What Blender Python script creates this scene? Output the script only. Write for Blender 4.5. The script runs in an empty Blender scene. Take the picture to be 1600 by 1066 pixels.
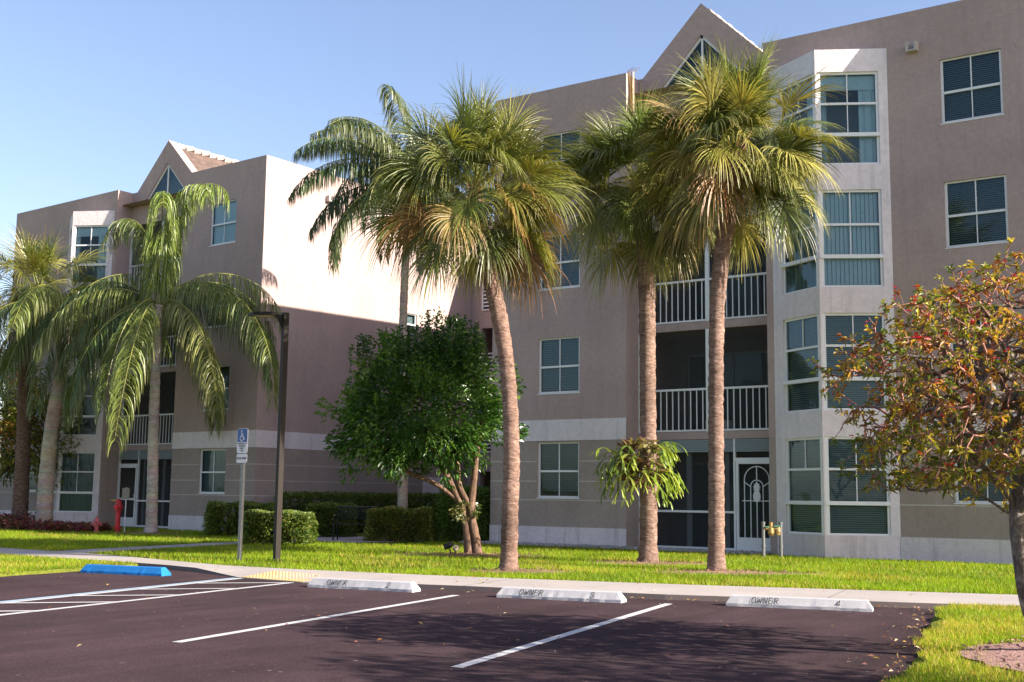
import bpy, math, random
import numpy as np
from mathutils import Vector, Matrix
C = bpy.context
SC = C.scene
COL = SC.collection
R_ = math.radians

# ------------------------------------------------------------------ camera
cam = bpy.data.cameras.new("camera")
cam.sensor_width = 36.0
cam.lens = 41.787
cam.clip_start = 0.1
cam.clip_end = 4000
co = bpy.data.objects.new("camera", cam); COL.objects.link(co)
r = Vector((0.82415020, 0.56624548, 0.01193760)); u = Vector((0.06336335, -0.11312715, 0.99155803)); f = Vector((-0.56281572, 0.81643635, 0.12911298))
m = Matrix((r, u, -f)).transposed().to_4x4(); m.translation = (0, 0, 1.33)
co.matrix_world = m
SC.camera = co

# ------------------------------------------------------------------ light
SUN_AZ, SUN_EL = 11.1, 27.0          # degrees north of +X, above the horizon
w = bpy.data.worlds.new("World"); SC.world = w; w.use_nodes = True
nt = w.node_tree; bg = nt.nodes["Background"]
sky = nt.nodes.new("ShaderNodeTexSky"); sky.sky_type = 'NISHITA'; sky.sun_disc = False
sky.sun_elevation = R_(SUN_EL); sky.sun_rotation = R_(90 - SUN_AZ)
sky.air_density = 1.0; sky.dust_density = 1.3; sky.ozone_density = 1.9
tint = nt.nodes.new('ShaderNodeMix'); tint.data_type = 'RGBA'; tint.blend_type = 'MULTIPLY'; tint.inputs[0].default_value = 1.0; tint.inputs[7].default_value = (1.08, .965, .99, 1)
nt.links.new(sky.outputs[0], tint.inputs[6]); nt.links.new(tint.outputs[2], bg.inputs[0]); bg.inputs[1].default_value = 0.094
sl = bpy.data.lights.new("sun", 'SUN'); sl.energy = 5.0; sl.angle = R_(0.5); sl.color = (1.0, 0.90, 0.78)
so = bpy.data.objects.new("sun", sl); COL.objects.link(so)
sd = Vector((math.cos(R_(SUN_AZ))*math.cos(R_(SUN_EL)), math.sin(R_(SUN_AZ))*math.cos(R_(SUN_EL)), math.sin(R_(SUN_EL))))
so.rotation_euler = sd.to_track_quat('Z', 'Y').to_euler()
SC.view_settings.view_transform = 'Standard'; SC.view_settings.look = 'None'
SC.view_settings.exposure = 1.5; SC.view_settings.gamma = 1
SC.cycles.max_bounces = 8; SC.cycles.diffuse_bounces = 4; SC.cycles.transparent_max_bounces = 12
SC.cycles.use_denoising = True

# ------------------------------------------------------------------ helpers
def tag(o, label=None, cat=None, group=None, kind=None):
    if label: o["label"] = label
    if cat: o["category"] = cat
    if group: o["group"] = group
    if kind: o["kind"] = kind
    return o

def empty(name, loc, rz=0.0):
    o = bpy.data.objects.new(name, None); COL.objects.link(o)
    o.location = loc; o.rotation_euler = (0, 0, rz); o.empty_display_size = 0.2
    return o

class MB:
    """collects faces; build() links them as one mesh object"""
    def __init__(s): s.v = []; s.f = []; s.m = []; s.c = []
    def vert(s, p, c=(1, 1, 1)): s.v.append(tuple(p)); s.c.append(c); return len(s.v) - 1
    def quad(s, pts, m=0, c=(1, 1, 1)):
        i = len(s.v)
        for p in pts: s.v.append(tuple(p)); s.c.append(c)
        s.f.append(tuple(range(i, i + len(pts)))); s.m.append(m)
    def frame(s, O, d, up, n, b0, b1, m=0, c=(1, 1, 1)):
        O, d, up, n = Vector(O), Vector(d), Vector(up), Vector(n)
        P = [O + d*x + up*y + n*z for z in (b0[2], b1[2]) for y in (b0[1], b1[1]) for x in (b0[0], b1[0])]
        i = len(s.v)
        for p in P: s.v.append(tuple(p)); s.c.append(c)
        for q in ((0, 2, 3, 1), (4, 5, 7, 6), (0, 1, 5, 4), (2, 6, 7, 3), (0, 4, 6, 2), (1, 3, 7, 5)):
            s.f.append(tuple(i + k for k in q)); s.m.append(m)
    def box(s, b0, b1, m=0, c=(1, 1, 1)): s.frame((0, 0, 0), (1, 0, 0), (0, 1, 0), (0, 0, 1), b0, b1, m, c)
    def tube(s, pts, rad, n=8, m=0, c=(1, 1, 1), caps=True, cols=None, jit=0.0, rnd=None):
        pts = [Vector(p) for p in pts]; prev = None; rings = []
        for k, p in enumerate(pts):
            t = (pts[min(k + 1, len(pts) - 1)] - pts[max(k - 1, 0)])
            if t.length < 1e-9: t = Vector((0, 0, 1))
            t.normalize()
            if prev is None:
                a = Vector((1, 0, 0)) if abs(t.x) < .8 else Vector((0, 1, 0))
                a = (a - t*a.dot(t)).normalized()
            else:
                a = prev - t*prev.dot(t)
                a = a.normalized() if a.length > 1e-6 else t.orthogonal().normalized()
            prev = a; b = t.cross(a)
            rr = rad[k] if hasattr(rad, '__len__') else rad
            ring = []
            for j in range(n):
                an = 2*math.pi*j/n
                q = rr*(1 + (rnd.uniform(-jit, jit) if jit else 0))
                ring.append(s.vert(p + a*math.cos(an)*q + b*math.sin(an)*q, cols[k] if cols else c))
            rings.append(ring)
        for k in range(len(rings) - 1):
            for j in range(n):
                s.f.append((rings[k][j], rings[k][(j + 1) % n], rings[k + 1][(j + 1) % n], rings[k + 1][j])); s.m.append(m)
        if caps:
            s.f.append(tuple(reversed(rings[0]))); s.m.append(m); s.f.append(tuple(rings[-1])); s.m.append(m)
    def lathe(s, O, prof, n=20, m=0, c=(1, 1, 1), axis=(0, 0, 1)):
        O = Vector(O); ax = Vector(axis).normalized()
        s.tube([O + ax*(z + i*1e-5) for i, (q, z) in enumerate(prof)], [q for q, z in prof], n, m, c)
    def ribbon(s, pts, wid, side, m=0, cols=None, c=(1, 1, 1)):
        prev = None
        for k, p in enumerate(pts):
            sv = side*(wid[k]*.5)
            cc = cols[k] if cols else c
            a = s.vert(p - sv, cc); b = s.vert(p + sv, cc)
            if prev: s.f.append((prev[0], prev[1], b, a)); s.m.append(m)
            prev = (a, b)
    def build(s, name, mats, parent=None, smooth=False, loc=None, fixn=False):
        me = bpy.data.meshes.new(name)
        me.from_pydata(s.v, [], s.f)
        mats = mats if isinstance(mats, (list, tuple)) else [mats]
        for q in mats: me.materials.append(q)
        if len(mats) > 1: me.polygons.foreach_set("material_index", np.array(s.m, dtype=np.int32))
        at = me.color_attributes.new("col", 'FLOAT_COLOR', 'POINT')
        ca = np.ones((len(s.v), 4), dtype=np.float32)
        if s.v: ca[:, :3] = np.array(s.c, dtype=np.float32)
        at.data.foreach_set("color", ca.ravel())
        if smooth: me.polygons.foreach_set("use_smooth", np.ones(len(s.f), dtype=bool))
        me.update()
        if fixn:
            import bmesh
            bm = bmesh.new(); bm.from_mesh(me); bmesh.ops.recalc_face_normals(bm, faces=bm.faces); bm.to_mesh(me); bm.free()
        o = bpy.data.objects.new(name, me); COL.objects.link(o)
        if parent: o.parent = parent
        if loc: o.location = loc
        return o

# ------------------------------------------------------------------ materials
def mat(name):
    q = bpy.data.materials.new(name); q.use_nodes = True
    n = q.node_tree; b = n.nodes["Principled BSDF"]
    return q, n, b
def tex(n, kind, scale, detail=3, rough=.6, vec=None, dist=0):
    if kind == 'noise':
        t = n.nodes.new("ShaderNodeTexNoise"); t.inputs["Scale"].default_value = scale; t.inputs["Detail"].default_value = detail
        t.inputs["Roughness"].default_value = rough; t.inputs["Distortion"].default_value = dist
    elif kind == 'voronoi':
        t = n.nodes.new("ShaderNodeTexVoronoi"); t.inputs["Scale"].default_value = scale
    if vec: n.links.new(vec, t.inputs["Vector"])
    return t
def geo(n, sc=(1, 1, 1), obj=True):
    tc = n.nodes.new("ShaderNodeTexCoord"); mp = n.nodes.new("ShaderNodeMapping")
    n.links.new(tc.outputs["Object"], mp.inputs[0]); mp.inputs["Scale"].default_value = sc
    return mp.outputs[0]
def ramp(n, src, stops):
    q = n.nodes.new("ShaderNodeValToRGB"); e = q.color_ramp.elements
    while len(e) < len(stops): e.new(.5)
    for i, (p, c) in enumerate(stops):
        e[i].position = p; e[i].color = (*c, 1) if len(c) == 3 else c
    n.links.new(src, q.inputs[0]); return q.outputs[0]
def bump(n, b, src, strength, dist, prev=None):
    q = n.nodes.new("ShaderNodeBump"); q.inputs["Strength"].default_value = strength; q.inputs["Distance"].default_value = dist
    n.links.new(src, q.inputs["Height"])
    if prev: n.links.new(prev, q.inputs["Normal"])
    n.links.new(q.outputs[0], b.inputs["Normal"]); return q.outputs[0]
def mixc(n, a, b, fac, mode='MIX'):
    q = n.nodes.new("ShaderNodeMix"); q.data_type = 'RGBA'; q.blend_type = mode
    for i, v in ((6, a), (7, b)):
        if isinstance(v, (tuple, list)): q.inputs[i].default_value = (*v, 1)
        else: n.links.new(v, q.inputs[i])
    if isinstance(fac, (int, float)): q.inputs[0].default_value = fac
    else: n.links.new(fac, q.inputs[0])
    return q.outputs[2]

def stucco(name, col, var=.10, dirt=0.0, bs=.35):
    q, n, b = mat(name); v = geo(n)
    big = tex(n, 'noise', .55, 5, .6, v); fine = tex(n, 'noise', 42, 3, .6, v); mid = tex(n, 'noise', 9, 4, .65, v)
    lo = tuple(x*(1 - var) for x in col); hi = tuple(min(1, x*(1 + var)) for x in col)
    c = ramp(n, big.outputs[0], [(.35, lo), (.65, hi)])
    c = mixc(n, c, ramp(n, mid.outputs[0], [(.3, (.86, .86, .86)), (.7, (1.08, 1.08, 1.08))]), .7, 'MULTIPLY')
    if dirt:
        v2 = geo(n, (5.0, 5.0, .35)); st = tex(n, 'noise', 1.0, 6, .7, v2)
        c = mixc(n, c, tuple(x*.45 for x in col), ramp(n, st.outputs[0], [(.52, (0, 0, 0)), (.70, (dirt, dirt, dirt))]))
    n.links.new(c, b.inputs["Base Color"]); b.inputs["Roughness"].default_value = .9; b.inputs["Specular IOR Level"].default_value = .25
    p = bump(n, b, fine.outputs[0], bs, .02); bump(n, b, mid.outputs[0], bs, .03, p)
    return q
def plain(name, col, rough=.5, metal=0, spec=.5, var=.06, scale=12, bs=0):
    q, n, b = mat(name); v = geo(n); t = tex(n, 'noise', scale, 4, .6, v)
    c = ramp(n, t.outputs[0], [(.3, tuple(x*(1 - var) for x in col)), (.7, tuple(x*(1 + var) for x in col))])
    n.links.new(c, b.inputs["Base Color"]); b.inputs["Roughness"].default_value = rough; b.inputs["Metallic"].default_value = metal
    b.inputs["Specular IOR Level"].default_value = spec
    if bs: bump(n, b, t.outputs[0], bs, .01)
    return q
def leafmat(name, transl=.35, rough=.42, spec=.4, boost=(1.25, 1.3, .7)):
    q, n, b = mat(name)
    at = n.nodes.new("ShaderNodeAttribute"); at.attribute_name = "col"
    n.links.new(at.outputs["Color"], b.inputs["Base Color"]); b.inputs["Roughness"].default_value = rough; b.inputs["Specular IOR Level"].default_value = spec
    tr = n.nodes.new("ShaderNodeBsdfTranslucent")
    n.links.new(mixc(n, at.outputs["Color"], boost, 1.0, 'MULTIPLY'), tr.inputs[0])
    mx = n.nodes.new("ShaderNodeMixShader"); mx.inputs[0].default_value = transl
    n.links.new(b.outputs[0], mx.inputs[1]); n.links.new(tr.outputs[0], mx.inputs[2])
    n.links.new(mx.outputs[0], n.nodes["Material Output"].inputs[0])
    return q
def bark(name, ca, cb, cc, sc=(9, 9, 26), bs=.7, stain=None):
    q, n, b = mat(name); v = geo(n, sc); t = tex(n, 'noise', 1, 6, .7, v, .6)
    t2 = tex(n, 'noise', 2.2, 4, .6, geo(n))
    c = ramp(n, t.outputs[0], [(.3, ca), (.5, cb), (.72, cc)])
    c = mixc(n, c, ramp(n, t2.outputs[0], [(.35, (.72, .7, .68)), (.65, (1.1, 1.08, 1.05))]), .8, 'MULTIPLY')
    at = n.nodes.new("ShaderNodeAttribute"); at.attribute_name = "col"
    c = mixc(n, c, at.outputs["Color"], 1.0, 'MULTIPLY')
    n.links.new(c, b.inputs["Base Color"]); b.inputs["Roughness"].default_value = .9; b.inputs["Specular IOR Level"].default_value = .15
    bump(n, b, t.outputs[0], bs, .03)
    return q

M = {}
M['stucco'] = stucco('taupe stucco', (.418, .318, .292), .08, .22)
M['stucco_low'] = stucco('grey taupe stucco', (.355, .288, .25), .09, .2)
M['white'] = stucco('white stucco', (.74, .67, .68), .06, .35)
M['base'] = stucco('pale base stucco', (.68, .61, .61), .08, .6)
M['groove'] = plain('pale joint', (.52, .47, .42), .9)
M['trim'] = plain('white aluminium', (.74, .74, .74), .4, 0, .5, .03)
M['greytrim'] = plain('grey aluminium', (.25, .28, .29), .45)
M['dark'] = plain('dark interior', (.03, .032, .034), .9, 0, .1)
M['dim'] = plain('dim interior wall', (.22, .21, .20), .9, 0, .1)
M['soffit'] = plain('painted soffit', (.45, .40, .36), .85)
M['tile'] = plain('brown roof tile', (.120, .085, .072), .8, 0, .2, .3, 5, .3)
M['mortar'] = plain('pale ridge mortar', (.36, .31, .28), .85, 0, .2, .15, 6, .3)
M['blind'] = plain('grey blind', (.34, .37, .37), .6)
M['vblind'] = plain('pale vertical blind', (.72, .76, .80), .6)
M['curtain_or_lining'] = plain('teal grey curtain', (.15, .19, .195), .8)
M['louver'] = plain('grey louvre', (.22, .26, .28), .5)
def glass():
    q, n, b = mat('window glass')
    tr = n.nodes.new("ShaderNodeBsdfTransparent"); tr.inputs[0].default_value = (.68, .81, .83, 1)
    gl = n.nodes.new("ShaderNodeBsdfGlossy"); gl.inputs["Roughness"].default_value = .015; gl.inputs[0].default_value = (.68, .88, .95, 1)
    fr = n.nodes.new("ShaderNodeFresnel"); fr.inputs[0].default_value = 1.48
    t = tex(n, 'noise', 1.6, 2, .5, geo(n)); bp = n.nodes.new("ShaderNodeBump"); bp.inputs["Strength"].default_value = .04; bp.inputs["Distance"].default_value = .1
    n.links.new(t.outputs[0], bp.inputs["Height"]); n.links.new(bp.outputs[0], gl.inputs["Normal"])
    mx = n.nodes.new("ShaderNodeMixShader"); n.links.new(fr.outputs[0], mx.inputs[0]); n.links.new(tr.outputs[0], mx.inputs[1]); n.links.new(gl.outputs[0], mx.inputs[2])
    n.links.new(mx.outputs[0], n.nodes["Material Output"].inputs[0]); return q
M['glass'] = glass()
def screen():
    q, n, b = mat('insect screen')
    b.inputs["Base Color"].default_value = (.035, .038, .042, 1); b.inputs["Roughness"].default_value = .7; b.inputs["Alpha"].default_value = .50
    b.inputs["Specular IOR Level"].default_value = .2
    return q
M['screen'] = screen()
def asphalt():
    q, n, b = mat('asphalt'); v = geo(n)
    f1 = tex(n, 'noise', 95, 3, .7, v); f2 = tex(n, 'voronoi', 38, vec=v); big = tex(n, 'noise', .5, 6, .65, v); st = tex(n, 'noise', 1.0, 4, .6, geo(n, (3, .4, 1)))
    c = ramp(n, big.outputs[0], [(.3, (.044, .032, .0345)), (.7, (.078, .052, .0575))])
    c = mixc(n, c, ramp(n, f1.outputs[0], [(.36, (.5, .5, .51)), (.60, (1.15, 1.13, 1.12)), (.74, (2.4, 2.2, 2.15))]), .85, 'MULTIPLY')
    c = mixc(n, c, ramp(n, st.outputs[0], [(.4, (.85, .85, .85)), (.65, (1.15, 1.12, 1.12))]), .8, 'MULTIPLY')
    sp = ramp(n, f2.outputs["Color"], [(.955, (0, 0, 0)), (.975, (1, 1, 1))])
    c = mixc(n, c, (.26, .2, .17), sp)
    n.links.new(c, b.inputs["Base Color"]); b.inputs["Roughness"].default_value = 1; b.inputs["Specular IOR Level"].default_value = .03
    bump(n, b, f1.outputs[0], .5, .012); return q
M['asphalt'] = asphalt()
def concrete(name, col, sc=1.0, stain=(.45, .3, .2)):
    q, n, b = mat(name); v = geo(n)
    big = tex(n, 'noise', .9*sc, 6, .65, v); f1 = tex(n, 'noise', 90, 3, .6, v); st = tex(n, 'noise', .45, 4, .6, v)
    c = ramp(n, big.outputs[0], [(.3, tuple(x*.86 for x in col)), (.7, tuple(x*1.08 for x in col))])
    c = mixc(n, c, ramp(n, f1.outputs[0], [(.3, (.85, .85, .85)), (.7, (1.1, 1.1, 1.1))]), .7, 'MULTIPLY')
    c = mixc(n, c, stain, ramp(n, st.outputs[0], [(.60, (0, 0, 0)), (.78, (.45, .45, .45))]))
    n.links.new(c, b.inputs["Base Color"]); b.inputs["Roughness"].default_value = .9; b.inputs["Specular IOR Level"].default_value = .25
    bump(n, b, f1.outputs[0], .3, .01); return q
M['concrete'] = concrete('pale concrete', (.36, .325, .30))
M['curb'] = concrete('weathered curb', (.16, .13, .12))
M['stopwhite'] = concrete('white painted concrete', (.44, .435, .44), 2, (.33, .315, .31))
M['stopblue'] = concrete('blue painted concrete', (.012, .15, .42), 2, (.01, .10, .3))
M['tactile'] = concrete('yellow tactile slab', (.52, .36, .17), 1)
def paint(name, col, wear):
    q, n, b = mat(name); v = geo(n)
    t = tex(n, 'noise', 70, 3, .7, v); t2 = tex(n, 'noise', 3, 4, .6, v)
    c = mixc(n, tuple(col), (.10, .085, .085), ramp(n, t.outputs[0], [(.62 - wear, (0, 0, 0)), (.80 - wear, (.8, .8, .8))]))
    c = mixc(n, c, ramp(n, t2.outputs[0], [(.3, (.88, .88, .88)), (.7, (1, 1, 1))]), .9, 'MULTIPLY')
    n.links.new(c, b.inputs["Base Color"]); b.inputs["Roughness"].default_value = .7; return q
M['linewhite'] = paint('white road paint', (.52, .51, .50), 0.03)
M['lineblue'] = paint('pale blue road paint', (.30, .42, .52), .06)
def soil(name, ca, cb, cc, sc=22):
    q, n, b = mat(name); v = geo(n); t = tex(n, 'noise', sc, 5, .7, v); t2 = tex(n, 'noise', .8, 4, .6, v)
    c = ramp(n, t.outputs[0], [(.3, ca), (.5, cb), (.72, cc)])
    c = mixc(n, c, ramp(n, t2.outputs[0], [(.3, (.7, .7, .7)), (.7, (1.15, 1.12, 1.05))]), .8, 'MULTIPLY')
    n.links.new(c, b.inputs["Base Color"]); b.inputs["Roughness"].default_value = .95; b.inputs["Specular IOR Level"].default_value = .1
    bump(n, b, t.outputs[0], .8, .04); return q
M['soil'] = soil('turf soil', (.07, .085, .014), (.13, .155, .020), (.21, .22, .04))
M['mulch'] = soil('wood mulch', (.12, .07, .045), (.27, .17, .12), (.42, .30, .24), 30)
M['pink mulch'] = soil('pinkish mulch', (.20, .10, .09), (.38, .23, .21), (.52, .38, .36), 45)
M['gravel'] = soil('white gravel', (.16, .15, .15), (.38, .36, .36), (.62, .6, .6), 32)
M['leaf'] = leafmat('leaf'); M['palm'] = leafmat('palm leaf', .2, .42, .5)
M['gloss'] = leafmat('glossy leaf', .18, .28, .5, (1.2, 1.5, .5))
M['grass'] = leafmat('grass blade', .42, .55, .25, (1.2, 1.25, .6))
M['petal'] = leafmat('flower', .4, .5, .3, (1.2, .8, .8))
M['bark_sabal'] = bark('fan palm bark', (.085, .06, .05), (.225, .16, .135), (.40, .315, .275), (9, 9, 26), 1.0)
M['bark_queen'] = bark('feather palm bark', (.24, .21, .18), (.42, .37, .32), (.55, .50, .44), (5, 5, 22), .5)
M['bark_tree'] = bark('tree bark', (.06, .038, .028), (.16, .10, .07), (.32, .22, .16), (14, 14, 5), 1.0)
M['bark_grey'] = bark('grey branch bark', (.06, .052, .048), (.16, .135, .12), (.40, .36, .33), (16, 16, 9), .9)
M['bronze'] = plain('bronze painted metal', (.020, .015, .012), .6, 0, .2)
M['galv'] = plain('galvanised steel', (.20, .205, .21), .45, .6, .4, .15, 25)
M['black'] = plain('black metal', (.014, .014, .016), .45, .3)
M['red'] = plain('red hydrant paint', (.50, .016, .022), .45, 0, .5, .2)
M['pinkred'] = plain('faded red paint', (.42, .10, .10), .6, 0, .4, .35, 18)
M['brass'] = plain('brass', (.45, .30, .12), .4, .8, .5, .2, 30)
M['signblue'] = plain('sign blue', (.008, .075, .26), .45)
M['signwhite'] = plain('sign white', (.66, .64, .66), .5)
M['signback'] = plain('tan sign panel', (.24, .20, .16), .6)
M['ink'] = plain('black stencil paint', (.02, .02, .022), .7)
M['lens'] = plain('lamp lens', (.42, .34, .22), .3)
M['valvegreen'] = plain('green valve handle', (.06, .24, .15), .5)

# ------------------------------------------------------------------ ground
A12 = R_(12.0); E1 = Vector((math.cos(A12), math.sin(A12), 0)); E2 = Vector((-math.sin(A12), math.cos(A12), 0))
LZ, GZ, WZ = 0.07, 0.12, 0.135        # lot, lawn and walk heights
def lot(s, t, z=0.0): p = E1*s + E2*t; return Vector((p.x, p.y, z))
FRONT = [(-60, 26), (-30, 20.4), (-17.5, 17.24), (-15.5, 16.78), (-13.6, 16.4), (-12.8, 16.18), (-12.0, 15.85), (-11.2, 15.42), (-10.55, 15.0), (-9.25, 14.66), (-6, 14.62), (-4, 14.68), (-2, 14.93), (-.6, 15.12), (1, 15.4), (4, 16), (12, 17.6), (40, 23)]
BACK = [(-60, 27.6), (-30, 21.9), (-19.45, 19.1), (-17.3, 18.55), (-15.36, 18.0), (-13.6, 17.25), (-12.0, 16.62), (-10.4, 16.38), (-7, 16.28), (-4, 16.5), (-1, 16.88), (1, 17.2), (4, 17.8), (12, 19.4), (40, 25)]
def ip(tab, s):
    return float(np.interp(s, [a for a, b in tab], [b for a, b in tab]))
SS = sorted(set([a for a, b in FRONT] + [a for a, b in BACK] + [-.68, -13.6]))
SL, SR = -13.6, -.68
g = MB()
for a, b in zip(SS[:-1], SS[1:]):                       # land north of the walk's front edge
    g.quad([lot(a, ip(FRONT, a)*.3 + ip(BACK, a)*.7, GZ), lot(b, ip(FRONT, b)*.3 + ip(BACK, b)*.7, GZ), lot(b, 900, GZ), lot(a, 900, GZ)])
g.quad([lot(-900, ip(FRONT, -60) + .02, GZ), lot(-60, ip(FRONT, -60) + .02, GZ), lot(-60, 900, GZ), lot(-900, 900, GZ)])
g.quad([lot(40, ip(FRONT, 40) + .02, GZ), lot(900, ip(FRONT, 40) + .02, GZ), lot(900, 900, GZ), lot(40, 900, GZ)])
rnd = random.Random(5)
def edge(x, side):                                       # land either side of the lot, with an uneven rim
    ts = [-900] + [-8 + .22*k for k in range(200)]
    ts = [t for t in ts if t < ip(FRONT, x) + .02] + [ip(FRONT, x) + .02]
    pts = []
    for t in ts: pts.append((x + (rnd.uniform(-.05, .05) + .05*math.sin(t*1.3) if abs(t) < 800 else 0), t))
    for (s0, t0), (s1, t1) in zip(pts[:-1], pts[1:]):
        g.quad([lot(s0, t0, GZ), lot(s1, t1, GZ), lot(side*900, t1, GZ), lot(side*900, t0, GZ)])
        g.quad([lot(s0, t0, GZ), lot(s1, t1, GZ), lot(s1 - side*.06, t1, LZ - .01), lot(s0 - side*.06, t0, LZ - .01)])
edge(SR, 1); edge(SL, -1)
for a, b in zip(SS[:-1], SS[1:]):
    if a >= SR: g.quad([lot(a, ip(FRONT, SR) + .02, GZ-.001), lot(b, ip(FRONT, SR) + .02, GZ-.001), lot(b, ip(FRONT, b) + .05, GZ-.001), lot(a, ip(FRONT, a) + .05, GZ-.001)])
    if b <= SL: g.quad([lot(a, ip(FRONT, SL) + .02, GZ-.001), lot(b, ip(FRONT, SL) + .02, GZ-.001), lot(b, ip(FRONT, b) + .05, GZ-.001), lot(a, ip(FRONT, a) + .05, GZ-.001)])
tag(g.build('ground', M['soil']), kind='structure')
g = MB()
N = 12
for i in range(N):
    a = SL - .8 + (SR - SL + 1.6)*i/N; b = SL - .8 + (SR - SL + 1.6)*(i + 1)/N
    g.quad([lot(a, -500, LZ), lot(b, -500, LZ), lot(b, ip(FRONT, b) + .3, LZ), lot(a, ip(FRONT, a) + .3, LZ)])
tag(g.build('parking_lot', M['asphalt']), kind='structure')

# sidewalk slabs with joints, curb face, ramp
g = MB(); cur = MB()
cuts = sorted(set([a for a, b in FRONT if -31 < a < 13] + [-30 + 1.55*k for k in range(28)] ))
jo = MB()
def wz(s):                                               # the walk dips to the lot at the ramp
    d = min(1, max(0, (abs(s + 10.0) - .75)/1.3)); d = d*d*(3 - 2*d)
    return LZ + .012 + (WZ - LZ - .012)*d
for a, b in zip(cuts[:-1], cuts[1:]):
    fa, fb, ba, bb = ip(FRONT, a), ip(FRONT, b), ip(BACK, a), ip(BACK, b)
    za, zb = wz(a), wz(b)
    g.quad([lot(a, fa, za), lot(b, fb, zb), lot(b, fb*.45 + bb*.55, WZ), lot(a, fa*.45 + ba*.55, WZ)])
    g.quad([lot(a, fa*.45 + ba*.55, WZ), lot(b, fb*.45 + bb*.55, WZ), lot(b, bb, WZ), lot(a, ba, WZ)])
    g.quad([lot(a, ba, WZ), lot(b, bb, WZ), lot(b, bb + .01, 0), lot(a, ba + .01, 0)])
    cur.quad([lot(a, fa, za), lot(b, fb, zb), lot(b, fb - .012, LZ - .02), lot(a, fa - .012, LZ - .02)])
for k in range(28):
    s_ = -30 + 1.55*k
    if -12.6 < s_ < -8.5: continue
    if k % 3 == 0: jo.quad([lot(s_, ip(FRONT, s_), WZ + .002), lot(s_ + .014, ip(FRONT, s_ + .01), WZ + .002), lot(s_ + .05, ip(BACK, s_), WZ + .002), lot(s_ + .036, ip(BACK, s_), WZ + .002)])
so_ = tag(g.build('sidewalk', M['concrete']), kind='structure')
tag(cur.build('kerb_face', M['curb']), kind='structure')
jo.build('joint', M['curb'], so_)
# path to the seat and the paved corner round it
g = MB(); cl = [(-20.35, 14.3), (-20.75, 15.6), (-21.1, 17.2), (-21.5, 18.9), (-21.7, 20.4), (-21.6, 22.2)]
cl = [Vector((x, y, 0)) for x, y in cl]; pr = None
for k, p in enumerate(cl):
    t = (cl[min(k + 1, 5)] - cl[max(k - 1, 0)]).normalized(); nn = Vector((-t.y, t.x, 0))*.45
    q = ((p + nn) + Vector((0, 0, WZ + .003)), (p - nn) + Vector((0, 0, WZ + .003)))
    if pr: g.quad([pr[0], pr[1], q[1], q[0]])
    pr = q
tag(g.build('garden_path', M['concrete']), kind='structure')
g = MB(); g.quad([(-24.2, 22.0, WZ + .007), (-20.1, 22.2, WZ + .007), (-18.9, 25.3, WZ + .007), (-23.6, 25.6, WZ + .007)])
tag(g.build('patio', M['concrete']), kind='structure')
# tactile pad with its domes
g = MB(); PA = [(-10.55, 15.02), (-9.28, 14.68), (-9.28, 15.5), (-10.5, 15.78)]
g.quad([lot(s, t, wz(s) + .006 + .05*(max(0, t - 15.0)/.8)) for s, t in PA])
for i in range(18):
    for j in range(9):
        s = -10.5 + 1.2*(i + .5)/18; t0 = 15.02 - .27*(i + .5)/18; t = t0 + .78*(j + .5)/9
        z = wz(s) + .006 + .05*(max(0, t - 15.0)/.8)
        p = lot(s, t, z); a = .02
        q = [p + E1*dx*a + E2*dy*a for dx, dy in ((-1, -1), (1, -1), (1, 1), (-1, 1))]; tp = [p + (E1*dx + E2*dy)*a*.5 + Vector((0, 0, .012)) for dx, dy in ((-1, -1), (1, -1), (1, 1), (-1, 1))]
        g.quad(tp)
        for k in range(4): g.quad([q[k], q[(k + 1) % 4], tp[(k + 1) % 4], tp[k]])
tag(g.build('tactile_paving', M['tactile']), kind='structure')
# painted lines
def line(s0, t0, s1, t1, wd, mt, z=LZ + .004):
    a, b = lot(s0, t0), lot(s1, t1); d = (b - a).normalized(); nn = Vector((-d.y, d.x, 0))*wd*.5
    g = MB(); K = max(2, int((b - a).length/.15)); pr = None; rr = random.Random(int(s0*100 + t0*37))
    for k in range(K + 1):
        p = a + (b - a)*k/K; j = 1 + rr.uniform(-.05, .05)
        q = (p + nn*j + Vector((0, 0, z)), p - nn*j + Vector((0, 0, z)))
        if pr: g.quad([pr[0], pr[1], q[1], q[0]])
        pr = q
    tag(g.build('parking_line', M[mt]), kind='structure')
line(-6.52, 8.4, -6.51, 13.92, .10, 'linewhite'); line(-3.80, 8.15, -3.80, 14.12, .10, 'linewhite')
line(-9.47, 8.4, -9.43, 14.66, .10, 'linewhite')
line(-10.40, 8.4, -10.52, 15.0, .10, 'linewhite'); line(-10.52, 8.4, -10.64, 15.02, .10, 'lineblue')
for t in (7.9, 9.1, 10.3, 11.42, 12.6, 13.84):
    line(-10.42, t, -9.45, t + .74, .09, 'linewhite', LZ + .008)

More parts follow.
